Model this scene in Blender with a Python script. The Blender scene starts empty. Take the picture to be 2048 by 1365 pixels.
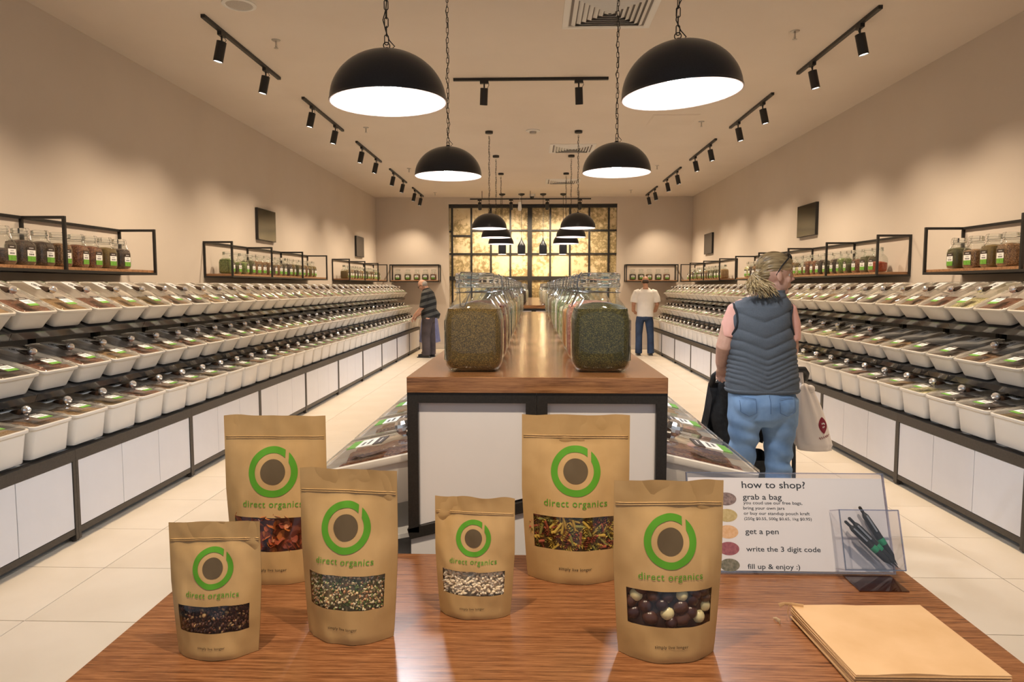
import bpy, math, random
from mathutils import Vector, Matrix, Euler, noise
random.seed(7)
PI = math.pi
C = bpy.context.scene.collection
SC = bpy.context.scene

# ------------------------------------------------------------------ camera
FPX, VX, VY, EYE = 1400.0, 1066.0, 573.0, 1.55
pit = math.atan((682.5 - VY) / FPX)
yaw = math.atan((VX - 1024) / FPX * math.cos(pit))
cd = bpy.data.cameras.new('camera'); cam = bpy.data.objects.new('camera', cd); C.objects.link(cam)
cd.sensor_width = 36.0; cd.lens = 36.0 * FPX / 2048.0; cd.clip_start = 0.05; cd.clip_end = 100
cam.location = (0, 0, EYE); cam.rotation_euler = (PI / 2 - pit, 0, yaw)
SC.camera = cam
CF = Vector((-math.sin(yaw) * math.cos(pit), math.cos(yaw) * math.cos(pit), -math.sin(pit)))
CR = Vector((math.cos(yaw), math.sin(yaw), 0)); CU = CR.cross(CF); CO = Vector((0, 0, EYE))
def ray(x, y): return CF * FPX + CR * (x - 1024) + CU * (682.5 - y)
def aty(x, y, Y): d = ray(x, y); return CO + d * (Y / d.y)
def atx(x, y, X): d = ray(x, y); return CO + d * (X / d.x)
def atz(x, y, Z): d = ray(x, y); return CO + d * ((Z - EYE) / d.z)
def pj(P):
    d = Vector(P) - CO; k = d.dot(CF)
    return (1024 + FPX * d.dot(CR) / k, 682.5 - FPX * d.dot(CU) / k) if k > .05 else (-9999, -9999)

# ------------------------------------------------------------------ world and exposure
w = bpy.data.worlds.new('world'); SC.world = w; w.use_nodes = True
w.node_tree.nodes['Background'].inputs[0].default_value = (0.86, 0.93, 1.0, 1)   # the bright concourse outside the open shopfront
w.node_tree.nodes['Background'].inputs[1].default_value = 0.30
vs = SC.view_settings
vs.view_transform = 'Standard'; vs.look = 'None'; vs.gamma = 1.0; vs.exposure = 0.35; vs.use_curve_mapping = False
SPOT_W, PEND_W, CONE_W = 128.0, 62.0, 12.0
SPOT_C, PEND_C, CONE_C = (1.0, 0.795, 0.57), (0.86, 0.92, 1.0), (1.0, 0.72, 0.40)

# ------------------------------------------------------------------ mesh helpers
class MB:
    def __init__(s): s.v = []; s.f = []; s.m = []
    def face(s, idx, m=0): s.f.append(tuple(idx)); s.m.append(m)
    def quad(s, pts, m=0):
        b = len(s.v); s.v += [Vector(p) for p in pts]; s.face(range(b, b + len(pts)), m)
    def box(s, c, d, R=None, m=0):
        b = len(s.v); c = Vector(c)
        for k in range(8):
            p = Vector(((k & 1) - .5, ((k >> 1) & 1) - .5, (k >> 2) - .5)); p = Vector((p.x * d[0], p.y * d[1], p.z * d[2]))
            if R: p = R @ p
            s.v.append(c + p)
        for q in ((0, 2, 3, 1), (4, 5, 7, 6), (0, 1, 5, 4), (2, 6, 7, 3), (0, 4, 6, 2), (1, 3, 7, 5)): s.face([b + i for i in q], m)
    def bb(s, x0, x1, y0, y1, z0, z1, m=0): s.box(((x0 + x1) / 2, (y0 + y1) / 2, (z0 + z1) / 2), (x1 - x0, y1 - y0, z1 - z0), None, m)
    def bar(s, a, b, t, m=0, up=(0, 0, 1), t2=None):
        a, b = Vector(a), Vector(b); d = b - a; L = d.length; d.normalize(); u = Vector(up)
        if abs(d.dot(u)) > .98: u = Vector((0, 1, 0))
        x = u.cross(d).normalized(); y = d.cross(x)
        s.box((a + b) / 2, (t, t2 or t, L), Matrix((x, y, d)).transposed(), m)
    def loft(s, rings, m=0, cap0=True, cap1=True):
        n = len(rings[0]); b = len(s.v)
        for r in rings: s.v += [Vector(p) for p in r]
        for i in range(len(rings) - 1):
            for j in range(n):
                k = (j + 1) % n
                s.face((b + i * n + j, b + i * n + k, b + (i + 1) * n + k, b + (i + 1) * n + j), m)
        if cap0: s.face(reversed(range(b, b + n)), m)
        if cap1: s.face(range(b + (len(rings) - 1) * n, b + len(rings) * n), m)
    def lathe(s, prof, n=24, c=(0, 0, 0), m=0, cap0=False, cap1=False):
        s.loft([[(c[0] + r * math.cos(2 * PI * j / n), c[1] + r * math.sin(2 * PI * j / n), c[2] + z) for j in range(n)] for r, z in prof], m, cap0, cap1)
    def tube(s, pts, r, n=6, m=0, closed=False, ref=(0, 0, 1)):
        pts = [Vector(p) for p in pts]; N = len(pts); rings = []; px = None
        for i, p in enumerate(pts):
            if closed: d = pts[(i + 1) % N] - pts[i - 1]
            else: d = pts[min(i + 1, N - 1)] - pts[max(i - 1, 0)]
            d.normalize()
            if px is None:
                u = Vector(ref)
                if abs(u.dot(d)) > .95: u = Vector((1, 0, 0)) if abs(d.x) < .9 else Vector((0, 1, 0))
                px = u
            x = (px - d * px.dot(d)).normalized(); y = d.cross(x); px = x
            rr = r[i] if isinstance(r, (list, tuple)) else r
            if not isinstance(rr, (list, tuple)): rr = (rr, rr)
            rings.append([p + x * (rr[0] * math.cos(2 * PI * j / n)) + y * (rr[1] * math.sin(2 * PI * j / n)) for j in range(n)])
        if closed: rings.append(rings[0])
        s.loft(rings, m, not closed, not closed)
    def ball(s, c, r, nu=12, nv=8, m=0, R=None):
        c = Vector(c); r = r if isinstance(r, (list, tuple)) else (r, r, r); b = len(s.v)
        f = lambda p: c + ((R @ p) if R else p)
        s.v.append(f(Vector((0, 0, -r[2]))))
        for i in range(1, nv):
            a = -PI / 2 + PI * i / nv
            for j in range(nu):
                t = 2 * PI * j / nu; s.v.append(f(Vector((r[0] * math.cos(a) * math.cos(t), r[1] * math.cos(a) * math.sin(t), r[2] * math.sin(a)))))
        s.v.append(f(Vector((0, 0, r[2])))); e = len(s.v) - 1
        for j in range(nu): s.face((b, b + 1 + (j + 1) % nu, b + 1 + j), m)
        for i in range(nv - 2):
            for j in range(nu):
                k = (j + 1) % nu; q = b + 1 + i * nu
                s.face((q + j, q + k, q + nu + k, q + nu + j), m)
        q = b + 1 + (nv - 2) * nu
        for j in range(nu): s.face((q + j, q + (j + 1) % nu, e), m)
    def grid(s, fn, us, vv, m=0, skip=None, flip=False):
        b = len(s.v); nu = len(us)
        for v in vv:
            for u in us: s.v.append(Vector(fn(u, v)))
        for i in range(len(vv) - 1):
            for j in range(nu - 1):
                if skip and skip((us[j] + us[j + 1]) / 2, (vv[i] + vv[i + 1]) / 2): continue
                q = (b + i * nu + j, b + i * nu + j + 1, b + (i + 1) * nu + j + 1, b + (i + 1) * nu + j)
                s.face(q[::-1] if flip else q, m)
    def disc(s, c, r, n=16, m=0, axis='z', sx=1.0):
        c = Vector(c); P = []
        for j in range(n):
            a = 2 * PI * j / n; p = (r * sx * math.cos(a), r * math.sin(a))
            P.append(c + (Vector((p[0], p[1], 0)) if axis == 'z' else Vector((p[0], 0, p[1]))))
        s.quad(P, m)
    def mesh(s, name, mats, smooth=None):
        me = bpy.data.meshes.new(name); me.from_pydata([tuple(v) for v in s.v], [], s.f)
        for mt in (mats if isinstance(mats, (list, tuple)) else [mats]): me.materials.append(mt)
        if any(s.m): me.polygons.foreach_set('material_index', s.m)
        if smooth is not None:
            me.polygons.foreach_set('use_smooth', [True] * len(me.polygons))
            if smooth < 179: me.set_sharp_from_angle(angle=math.radians(smooth))
        me.update(); return me
def lin(a, b, n): return [a + (b - a) * i / n for i in range(n + 1)]
def obj(name, me, parent=None, loc=None, rot=None):
    o = bpy.data.objects.new(name, me); C.objects.link(o)
    if parent: o.parent = parent
    if loc is not None: o.location = loc
    if rot is not None: o.rotation_euler = rot
    return o
def tag(o, label, cat, group=None):
    o['label'] = label; o['category'] = cat
    if group: o['group'] = group
    return o
def thing(name, label, cat, loc=(0, 0, 0), rot=(0, 0, 0), group=None):
    o = obj(name, None, None, loc, rot); o.empty_display_size = .05
    return tag(o, label, cat, group)
def struct(o): o['kind'] = 'structure'; return o
def evaluated(o):
    dg = bpy.context.evaluated_depsgraph_get(); dg.update()
    me = bpy.data.meshes.new_from_object(o.evaluated_get(dg), depsgraph=dg)
    d = o.data; bpy.data.objects.remove(o)
    return me
def remesh(mb, name, mat, voxel, smooth=4):
    o = bpy.data.objects.new('tmp', mb.mesh('tmp', mat)); C.objects.link(o)
    r = o.modifiers.new('r', 'REMESH'); r.mode = 'VOXEL'; r.voxel_size = voxel; r.use_smooth_shade = True
    if smooth: q = o.modifiers.new('s', 'SMOOTH'); q.iterations = smooth; q.factor = .5
    me = evaluated(o); me.name = name
    if not me.materials: me.materials.append(mat)
    return me
def text_mesh(txt, size, align='LEFT', bold=0.0, space=1.0):
    cu = bpy.data.curves.new('tmp', 'FONT'); cu.body = txt; cu.size = size; cu.align_x = align; cu.offset = bold; cu.resolution_u = 3; cu.space_character = space
    o = bpy.data.objects.new('tmp', cu); C.objects.link(o)
    me = evaluated(o); bpy.data.curves.remove(cu); return me
def rrect(hx, hy, r, z, n=3, cx=0, cy=0):
    P = []
    for sx, sy, a0 in ((1, 1, 0), (-1, 1, 90), (-1, -1, 180), (1, -1, 270)):
        for k in range(n + 1):
            a = math.radians(a0 + 90 * k / n); P.append((cx + sx * (hx - r) + r * math.cos(a), cy + sy * (hy - r) + r * math.sin(a), z))
    return P
ORD = ['first', 'second', 'third', 'fourth', 'fifth', 'sixth', 'seventh', 'eighth', 'ninth', 'tenth', 'eleventh', 'twelfth', 'thirteenth', 'fourteenth', 'fifteenth', 'sixteenth', 'seventeenth', 'eighteenth', 'nineteenth']
TENS = {20: 'twent', 30: 'thirt', 40: 'fort'}
def ordinal(n):
    if n < 20: return ORD[n - 1]
    t = n // 10 * 10
    return TENS[t] + ('ieth' if n == t else 'y-' + ORD[n - t - 1])

# ------------------------------------------------------------------ materials
def P(name, col, rough=.5, metal=0.0, spec=.5, emit=None, es=0.0, coat=0.0):
    m = bpy.data.materials.new(name); m.use_nodes = True; b = m.node_tree.nodes['Principled BSDF']; I = b.inputs
    I['Base Color'].default_value = (*col, 1); I['Roughness'].default_value = rough; I['Metallic'].default_value = metal
    I['Specular IOR Level'].default_value = spec; I['Coat Weight'].default_value = coat
    if emit: I['Emission Color'].default_value = (*emit, 1); I['Emission Strength'].default_value = es
    return m
def nd(m, t, **kw):
    n = m.node_tree.nodes.new(t)
    for k, v in kw.items(): setattr(n, k, v)
    return n
def lk(m, a, b): m.node_tree.links.new(a, b)
def bsdf(m): return m.node_tree.nodes['Principled BSDF']
def mapping(m, scale=(1, 1, 1), coord='Object'):
    t = nd(m, 'ShaderNodeTexCoord'); q = nd(m, 'ShaderNodeMapping'); q.inputs['Scale'].default_value = scale
    lk(m, t.outputs[coord], q.inputs['Vector']); return q.outputs['Vector']
def ramp(m, fac, stops):
    r = nd(m, 'ShaderNodeValToRGB'); e = r.color_ramp.elements
    while len(e) < len(stops): e.new(.5)
    for i, (p, c) in enumerate(stops): e[i].position = p; e[i].color = (*c, 1)
    lk(m, fac, r.inputs['Fac']); return r.outputs['Color']
def nois(m, vec, scale, detail=3, rough=.5):
    n = nd(m, 'ShaderNodeTexNoise'); n.inputs['Scale'].default_value = scale; n.inputs['Detail'].default_value = detail; n.inputs['Roughness'].default_value = rough
    if vec: lk(m, vec, n.inputs['Vector'])
    return n.outputs['Fac']
def bump(m, fac, strength=.2, dist=.01):
    b = nd(m, 'ShaderNodeBump'); b.inputs['Strength'].default_value = strength; b.inputs['Distance'].default_value = dist
    lk(m, fac, b.inputs['Height']); lk(m, b.outputs['Normal'], bsdf(m).inputs['Normal'])
def noisy(name, c0, c1, scale, rough=.5, detail=4, stretch=(1, 1, 1), coord='Object', bmp=0, lo=.35, hi=.65, **kw):
    m = P(name, c0, rough, **kw); v = mapping(m, stretch, coord); f = nois(m, v, scale, detail)
    lk(m, ramp(m, f, [(lo, c0), (hi, c1)]), bsdf(m).inputs['Base Color'])
    if bmp: bump(m, f, bmp)
    return m
def wood(name, dark, mid, light, rough, stretch):
    m = P(name, mid, rough, coat=.15); bsdf(m).inputs['Coat Roughness'].default_value = .12
    v = mapping(m, stretch); f1 = nois(m, v, 1.0, 5, .6); v2 = mapping(m, tuple(s * 4 for s in stretch)); f2 = nois(m, v2, 1.0, 3, .7)
    mx = nd(m, 'ShaderNodeMath', operation='MULTIPLY_ADD'); lk(m, f2, mx.inputs[0]); mx.inputs[1].default_value = .45; lk(m, f1, mx.inputs[2])
    lk(m, ramp(m, mx.outputs[0], [(.48, dark), (.68, mid), (.9, light)]), bsdf(m).inputs['Base Color'])
    bump(m, f2, .03, .002)
    return m
def clear(name, tint=(1, 1, 1), rough=.03, lo=.05, hi=.75, gloss=(1, 1, 1), power=3.0):
    m = bpy.data.materials.new(name); m.use_nodes = True; nt = m.node_tree; nt.nodes.remove(nt.nodes['Principled BSDF']); out = nt.nodes['Material Output']
    tr = nd(m, 'ShaderNodeBsdfTransparent'); tr.inputs[0].default_value = (*tint, 1)
    gl = nd(m, 'ShaderNodeBsdfGlossy'); gl.inputs['Roughness'].default_value = rough; gl.inputs[0].default_value = (*gloss, 1)
    lw = nd(m, 'ShaderNodeLayerWeight'); lw.inputs[0].default_value = .5
    pw = nd(m, 'ShaderNodeMath', operation='POWER'); lk(m, lw.outputs['Facing'], pw.inputs[0]); pw.inputs[1].default_value = power
    mr = nd(m, 'ShaderNodeMapRange'); lk(m, pw.outputs[0], mr.inputs[0]); mr.inputs[3].default_value = lo; mr.inputs[4].default_value = hi
    mx = nd(m, 'ShaderNodeMixShader'); lk(m, mr.outputs[0], mx.inputs[0]); lk(m, tr.outputs[0], mx.inputs[1]); lk(m, gl.outputs[0], mx.inputs[2]); lk(m, mx.outputs[0], out.inputs[0])
    return m
def speckle(name, cols, scale=90, rough=.6):
    m = P(name, cols[0], rough); v = nd(m, 'ShaderNodeTexVoronoi'); v.inputs['Scale'].default_value = scale; lk(m, mapping(m), v.inputs['Vector'])
    sp = nd(m, 'ShaderNodeSeparateColor'); lk(m, v.outputs['Color'], sp.inputs[0])
    n = len(cols); lk(m, ramp(m, sp.outputs[0], [(i / n, c) for i, c in enumerate(cols)]), bsdf(m).inputs['Base Color'])
    for r in m.node_tree.nodes:
        if r.type == 'VALTORGB': r.color_ramp.interpolation = 'CONSTANT'
    bump(m, v.outputs['Distance'], .5, .004)
    return m

WALL = noisy('wall_paint', (.605, .525, .445), (.63, .55, .47), 1.2, .85)
CEIL = noisy('ceiling_paint', (.68, .60, .515), (.71, .63, .545), 1.0, .9)
TILE = noisy('floor_tile', (.64, .545, .425), (.69, .595, .475), 2.2, .34, 5, bmp=.01, coord='Object')
GROUT = P('grout', (.34, .29, .24), .9)
STEEL = noisy('black_powder_coat', (.012, .011, .010), (.02, .018, .017), 200, .45)
BRONZE = noisy('dark_bronze_rail', (.035, .028, .022), (.05, .040, .032), 90, .42)
PANEL = noisy('white_laminate', (.72, .715, .74), (.74, .735, .76), 6, .28)
KICK = P('grey_kick', (.16, .17, .18), .5)
SMOKE = P('smoked_acrylic', (.06, .058, .056), .10, spec=.7)
BOARD = P('pale_back_board', (.60, .60, .60), .45)
WOODT = wood('walnut_table', (.070, .025, .010), (.195, .076, .029), (.33, .148, .062), .27, (7, 190, 190))
WOODI = wood('walnut_island', (.10, .043, .018), (.235, .108, .045), (.36, .18, .08), .19, (5, 120, 120))
WOODS = wood('walnut_shelf', (.16, .07, .03), (.33, .16, .07), (.46, .24, .11), .45, (45, 2, 45))
BIN = P('white_bin_plastic', (.76, .725, .67), .38); bsdf(BIN).inputs['Subsurface Weight'].default_value = .0
LIDC = clear('clear_lid', (.86, .85, .83), .06, .07, .8)
GLASS = clear('jar_glass', (.95, .97, .96), .02, .05, .85, (.95, 1, .98), 2.4)
GLASSL = P('lid_glass', (.93, .98, .97), .02); bsdf(GLASSL).inputs['Transmission Weight'].default_value = 1.0; bsdf(GLASSL).inputs['IOR'].default_value = 1.46
ACRYL = clear('acrylic', (.96, .96, .98), .02, .04, .8)
ACEDGE = clear('acrylic_edge', (.62, .60, .72), .08, .25, .8)
FILM = clear('window_film', (.97, .97, .97), .05, .05, .6)
CHROME = P('chrome', (.86, .86, .88), .06, 1.0)
WIRE = P('steel_wire', (.30, .30, .31), .25, 1.0)
RUBBER = P('black_rubber', (.015, .015, .016), .6)
LBROWN = P('label_brown', (.045, .032, .026), .5)
LWHITE = P('label_white', (.82, .82, .80), .5)
LGREEN = noisy('label_green', (.10, .30, .03), (.16, .40, .05), 60, .5)
LGREY = P('card_grey', (.55, .56, .57), .4)
INK = P('black_ink', (.015, .014, .014), .6)
DOME = noisy('lamp_black', (.011, .014, .020), (.017, .021, .029), 300, .28)
DOMEIN = noisy('lamp_inner_white', (.72, .60, .56), (.82, .72, .68), 60, .5, bmp=.6)
BULB = P('bulb', (1, 1, 1), .5, emit=(.95, .97, 1), es=26)
LENS = P('spot_lens', (1, 1, 1), .5, emit=(1, .90, .76), es=14)
WHITEP = P('white_plastic', (.72, .70, .66), .5)
METAL = P('brushed_metal', (.55, .52, .48), .35, 1.0)
SCREEN = P('dark_screen', (.020, .018, .016), .12)
KRAFT = noisy('kraft_paper', (.47, .300, .125), (.54, .355, .160), 14, .42, 6, bmp=.06)
KRAFT2 = noisy('kraft_bag', (.56, .355, .175), (.63, .415, .225), 9, .75, 6, bmp=.08)
PGREEN = P('print_green', (.085, .30, .012), .45)
PBROWN = P('print_brown', (.105, .072, .035), .5)
PAPER = P('sign_paper', (.80, .79, .78), .5)

CONT = {
    'cumin': speckle('cumin', [(.125, .072, .010), (.18, .108, .018), (.07, .045, .009), (.27, .17, .04), (.10, .064, .012)], 520),
    'herb': speckle('green_herb', [(.040, .038, .006), (.068, .062, .010), (.018, .018, .004), (.14, .12, .028), (.052, .048, .009)], 480),
    'redmix': speckle('red_mix', [(.19, .065, .03), (.14, .045, .022), (.28, .13, .06), (.09, .032, .018)], 150),
    'brown': speckle('brown_seed', [(.16, .075, .03), (.23, .12, .05), (.09, .045, .02), (.30, .18, .09)], 160),
    'dark': speckle('dark_seed', [(.03, .02, .016), (.06, .04, .03), (.10, .06, .04)], 170),
    'orange': speckle('orange_powder', [(.62, .26, .05), (.56, .22, .04), (.68, .31, .07)], 300),
    'pink': speckle('pink_salt', [(.62, .28, .20), (.70, .38, .28), (.52, .20, .15)], 170),
    'red': speckle('chilli', [(.34, .055, .02), (.25, .035, .015), (.42, .09, .03)], 200),
    'beans': speckle('mixed_beans', [(.42, .38, .14), (.58, .52, .30), (.25, .26, .08), (.70, .62, .42)], 110),
    'white': speckle('white_grain', [(.70, .62, .48), (.78, .71, .57), (.60, .52, .38)], 170),
    'tan': speckle('tan_grain', [(.30, .18, .075), (.38, .25, .115), (.22, .13, .055)], 170),
    'green': speckle('green_pea', [(.16, .21, .06), (.24, .28, .09), (.10, .14, .04)], 130),
}
CWORD = {'cumin': 'brown cumin-like seeds', 'herb': 'dark green dried herb', 'redmix': 'reddish brown grains', 'brown': 'brown seeds', 'dark': 'near-black seeds', 'orange': 'orange powder',
         'pink': 'pink crystals', 'red': 'red chilli', 'beans': 'mixed pale beans', 'white': 'cream grain', 'tan': 'tan grain', 'green': 'green peas'}

# ================================================================== the room
XL, XR, YB, YF, ZC = -3.92, 3.92, 17.5, -0.6, 3.75
FL, FR = -2.77, 2.85               # faces of the wall fixtures
def slab(name, x0, x1, y0, y1, z0, z1, mat):
    m = MB(); m.bb(x0, x1, y0, y1, z0, z1); return struct(obj(name, m.mesh(name, mat)))
floor = slab('floor', XL - .2, XR + .2, -4, YB + .2, -.15, -.010, GROUT)
slab('ceiling', XL - .2, XR + .2, YF, YB + .2, ZC, ZC + .15, CEIL)
slab('wall_left', XL - .2, XL, YF, YB + .2, -.01, ZC, WALL)
slab('wall_right', XR, XR + .2, YF, YB + .2, -.01, ZC, WALL)
# back wall around the mural recess
gx0, gx1 = aty(897, 400, YB).x, aty(1235, 400, YB).x
gz1 = aty(1060, 408, YB).z
m = MB(); m.bb(XL, gx0, YB, YB + .2, -.01, ZC); m.bb(gx1, XR, YB, YB + .2, -.01, ZC); m.bb(gx0, gx1, YB, YB + .2, gz1, ZC); m.bb(gx0, gx1, YB + .16, YB + .2, -.01, gz1)
struct(obj('wall_back', m.mesh('wall_back', WALL)))
for nm, a, b in (('baseboard_back', XL, gx0), ('baseboard_back', gx1, XR)):
    m = MB(); m.bb(a + .02, b - .01, YB - .014, YB, -.009, .09); struct(obj(nm, m.mesh(nm, P('skirting', (.70, .62, .52), .4))))
TW, TD = 1.215, .615
tm = MB(); g = .0022
tm.loft([rrect(TW / 2 - g, TD / 2 - g, .002, -.010, 1), rrect(TW / 2 - g, TD / 2 - g, .002, -.001, 1), rrect(TW / 2 - g - .001, TD / 2 - g - .001, .002, 0, 1)])
tme = tm.mesh('tile', TILE)
for i in range(-3, 3):
    for j in range(-4, 23):
        cx = -2.36 + TW * (i + .5 + 1) + TW; cy = 3.687 + TD * (j + .5)
        if abs(cx) - TW / 2 > 3.0 or cy > YB - .2 or abs(cx) > XR - TW / 2: continue
        obj('tile', tme, floor, (cx, cy, 0))

# ------------------------------------------------------------------ mural wall: mullions and printed panes
MUR = P('mural_print', (.7, .5, .2), .5)
geo = nd(MUR, 'ShaderNodeNewGeometry'); n1 = nois(MUR, geo.outputs['Position'], 1.1, 4, .55); n2 = nois(MUR, geo.outputs['Position'], 10, 5, .68); n3 = nois(MUR, geo.outputs['Position'], .55, 2)
mm = nd(MUR, 'ShaderNodeMath', operation='MULTIPLY'); lk(MUR, n1, mm.inputs[0]); lk(MUR, n2, mm.inputs[1])
mm2 = nd(MUR, 'ShaderNodeMath', operation='MULTIPLY_ADD'); lk(MUR, n3, mm2.inputs[0]); mm2.inputs[1].default_value = .18; lk(MUR, mm.outputs[0], mm2.inputs[2])
lk(MUR, ramp(MUR, mm2.outputs[0], [(.22, (.80, .68, .46)), (.33, (.76, .62, .38)), (.375, (.50, .39, .20)), (.43, (.27, .20, .09)), (.48, (.62, .50, .27)), (.56, (.34, .25, .12))]), bsdf(MUR).inputs['Base Color'])
mural = thing('mural_screen', 'black gridded screen of golden tree-print panels filling the back wall', 'mural', (0, YB + .1, 0))
vx = [898, 904, 942.6, 981.6, 1020.6, 1059.6, 1100.5, 1140, 1178.7, 1217.7, 1233.6]
X = [aty(x, 480, YB + .05).x for x in vx]
Zof = lambda y: aty(1060, y, YB + .05).z
z0 = .02
for i in range(len(X) - 1):
    rows = [413, 461, 508, 557]
    if i == 1: rows = [413, 471.6, 508, 557]
    if i == 0: rows = [413, 463, 508, 557]
    zs = [Zof(y) for y in rows] + [1.0, z0]
    for k in range(len(zs) - 1):
        q = MB(); q.bb(X[i] + .006, X[i + 1] - .006, .02 + .003 * ((i + k) % 2), .035, zs[k + 1] + .006, zs[k] - .006)
        obj('pane', q.mesh('pane', MUR), mural, (0, 0, 0))
    q = MB()
    for k in range(1, len(zs) - 1):
        t = .05 if k == 3 else .022
        q.bb(X[i], X[i + 1], -.03 if k == 3 else -.012, .03, zs[k] - t, zs[k] + t)
    obj('cross_bar', q.mesh('cross_bar', STEEL), mural)
for i, x in enumerate(X):
    t = .055 if i == 5 else .022
    if 0 < i < len(X) - 1:
        q = MB(); q.bb(x - t, x + t, -.035 if i == 5 else -.016, .032, z0, Zof(413)); obj('mullion', q.mesh('mullion', STEEL), mural)
q = MB(); q.bb(X[0] - .03, X[-1] + .03, -.06, .03, Zof(415.5), Zof(410)); obj('top_rail', q.mesh('top_rail', STEEL), mural)

# ================================================================== wall fixtures (local: X along the wall, Y out to the aisle, Z up)
MOD, NB = 1.44, 4
PIT = MOD / NB
LN, TA, TB, TC = .42, math.radians(8), math.radians(18), math.radians(27)
ROWS = [(.015, .768, TA, 'A'), (-.17, 1.033, TB, 'B'), (-.29, 1.390, TC, 'B')]     # y of the front rim, z, tilt
def gondola_parts():
    parts = []
    h = MOD / 2
    pw = (MOD - .05) / 3
    pm = MB(); pm.loft([rrect(pw / 2 - .0025, .008, .001, .085, 1), rrect(pw / 2 - .0025, .008, .001, .492, 1)])
    pme = pm.mesh('panel', PANEL)
    for k in range(3): parts.append(('panel', pme, (-h + .025 + pw * (k + .5), -.012, 0)))
    def one(name, mat, f, smooth=None):
        q = MB(); f(q); parts.append((name, q.mesh(name, mat, smooth), (0, 0, 0)))
    one('top_rail', BRONZE, lambda q: q.bb(-h + .001, h - .001, -.05, .004, .497, .563))
    one('bottom_rail', BRONZE, lambda q: q.bb(-h + .025, h - .025, -.04, -.002, .045, .082))
    po = MB(); po.bb(-.024, .0, -.04, .002, 0.012, .497); po.loft([rrect(.011, .011, .010, 0, 3, -.012, -.02), rrect(.011, .011, .010, .012, 3, -.012, -.02)])
    pome = po.mesh('post', BRONZE)
    parts.append(('post', pome, (h - .001, 0, 0))); parts.append(('post', pome, (-h + .025, 0, 0)))
    one('kick_board', KICK, lambda q: q.bb(-h + .002, h - .002, -.09, -.06, .0, .045))
    one('deck', BOARD, lambda q: q.bb(-h + .002, h - .002, -.774, -.05, .535, .555))
    one('back_board', BOARD, lambda q: q.bb(-h + .002, h - .002, -.80, -.775, .0, 1.56))
    for y, z, t, _ in ROWS[1:]:
        # sloping smoked shelf with a turned-down lip, under the tilted bins
        c, s = math.cos(t), math.sin(t)
        def sh(q, y=y, z=z, c=c, s=s):
            f = Vector((0, y - .142 * s - .004, z - .142 * c - .002)); back = Vector((0, -(LN + .0) * c, LN * s)); back *= min(1, (.770 + f.y) / (LN * c))
            for a, b, up in ((f, f + back, Vector((0, s, c))),):
                q.loft([[a + Vector((-h + .002, 0, 0)), a + Vector((h - .002, 0, 0)), b + Vector((h - .002, 0, 0)), b + Vector((-h + .002, 0, 0))],
                        [p + Vector((0, -.010 * s, -.010 * c)) for p in (a + Vector((-h + .002, 0, 0)), a + Vector((h - .002, 0, 0)), b + Vector((h - .002, 0, 0)), b + Vector((-h + .002, 0, 0)))]])
            q.loft([[f + Vector((x, d, e)) for x, d, e in ((-h + .002, .010, .004), (h - .002, .010, .004), (h - .002, .003, .004), (-h + .002, .003, .004))],
                    [f + Vector((x, d, e)) for x, d, e in ((-h + .002, -.012, -.040), (h - .002, -.012, -.040), (h - .002, -.020, -.040), (-h + .002, -.020, -.040))]])
        one('shelf', SMOKE, sh)
    for x in (-h + .02, h - .02, 0.0):
        one('upright', STEEL, lambda q, x=x: q.bb(x - .017, x + .017, -.774, -.738, .556, 1.30))
    one('bracket', STEEL, lambda q: q.bb(-h * .5 - .016, -h * .5 + .016, -.774, -.72, 1.20, 1.25))
    return parts
GP = gondola_parts()
def gondola(side, k, y):
    fx, rz = (FL, -PI / 2) if side < 0 else (FR, PI / 2)
    wall = 'left' if side < 0 else 'right'
    t = thing('display_unit', f'white-panelled black display unit on the {wall} wall, {ordinal(k)} from the camera', 'display unit', (fx, y, 0), (0, 0, rz), f'display units along the {wall} wall')
    for nm, me, loc in GP: obj(nm, me, t, loc)

# ------------------------------------------------------------------ food bins (origin at the middle of the front rim)
def bin_body(depth, wt, wb, taper):
    q = MB(); hy = LN / 2; cy = -hy
    R = lambda hx, dy, r, z: rrect(hx, hy - dy, r, z, 3, 0, cy)
    q.loft([R(wb, taper, .03, -depth), R(wb + .004, taper - .002, .032, -depth + .006), R(wt - .008, .014, .034, -.022), R(wt - .002, .003, .036, -.02), R(wt, .0, .036, -.016), R(wt, 0, .036, -.002), R(wt - .003, .003, .034, 0),
            R(wt - .012, .012, .030, 0), R(wt - .014, .014, .03, -.01), R(wb - .004, taper + .004, .028, -depth + .012)], 0, True, True)
    return q.mesh('body', BIN, 40)
BODY = {'A': bin_body(.192, .173, .160, .016), 'B': bin_body(.135, .173, .140, .03)}
def lid_mesh():
    q = MB(); hy = LN / 2; cy = -hy
    R = lambda i, r, z: rrect(.172 - i, hy - i, r, z, 3, 0, cy)
    q.loft([R(.0, .036, .001), R(.0, .036, .007), R(.006, .034, .010), R(.014, .03, .010), R(.022, .026, .018), R(.026, .024, .019)], 0, False, True)
    return q.mesh('lid', LIDC, 35)
LIDM = lid_mesh()
q = MB(); q.ball((0, 0, .027), .0255, 12, 8); q.lathe([(.010, 0), (.008, .004), (.012, .006)], 12); KNOB = q.mesh('knob', P('cut_crystal', (.95, .95, .97), .10, .85, spec=1.0))
q = MB()
rings = []
for i in range(7):
    s_ = i / 6; r = .028 * (1 - s_) ** .6 + .001
    rings.append([(r * math.cos(a) * 1.15, -.012 - .085 * s_, max(0, r * math.sin(a)) * 1.1) for a in lin(0, PI, 8)])
q.loft(rings, 0, True, True); SCOOP = q.mesh('scoop_holder', P('dark_scoop', (.035, .02, .013), .25), 50)
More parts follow.
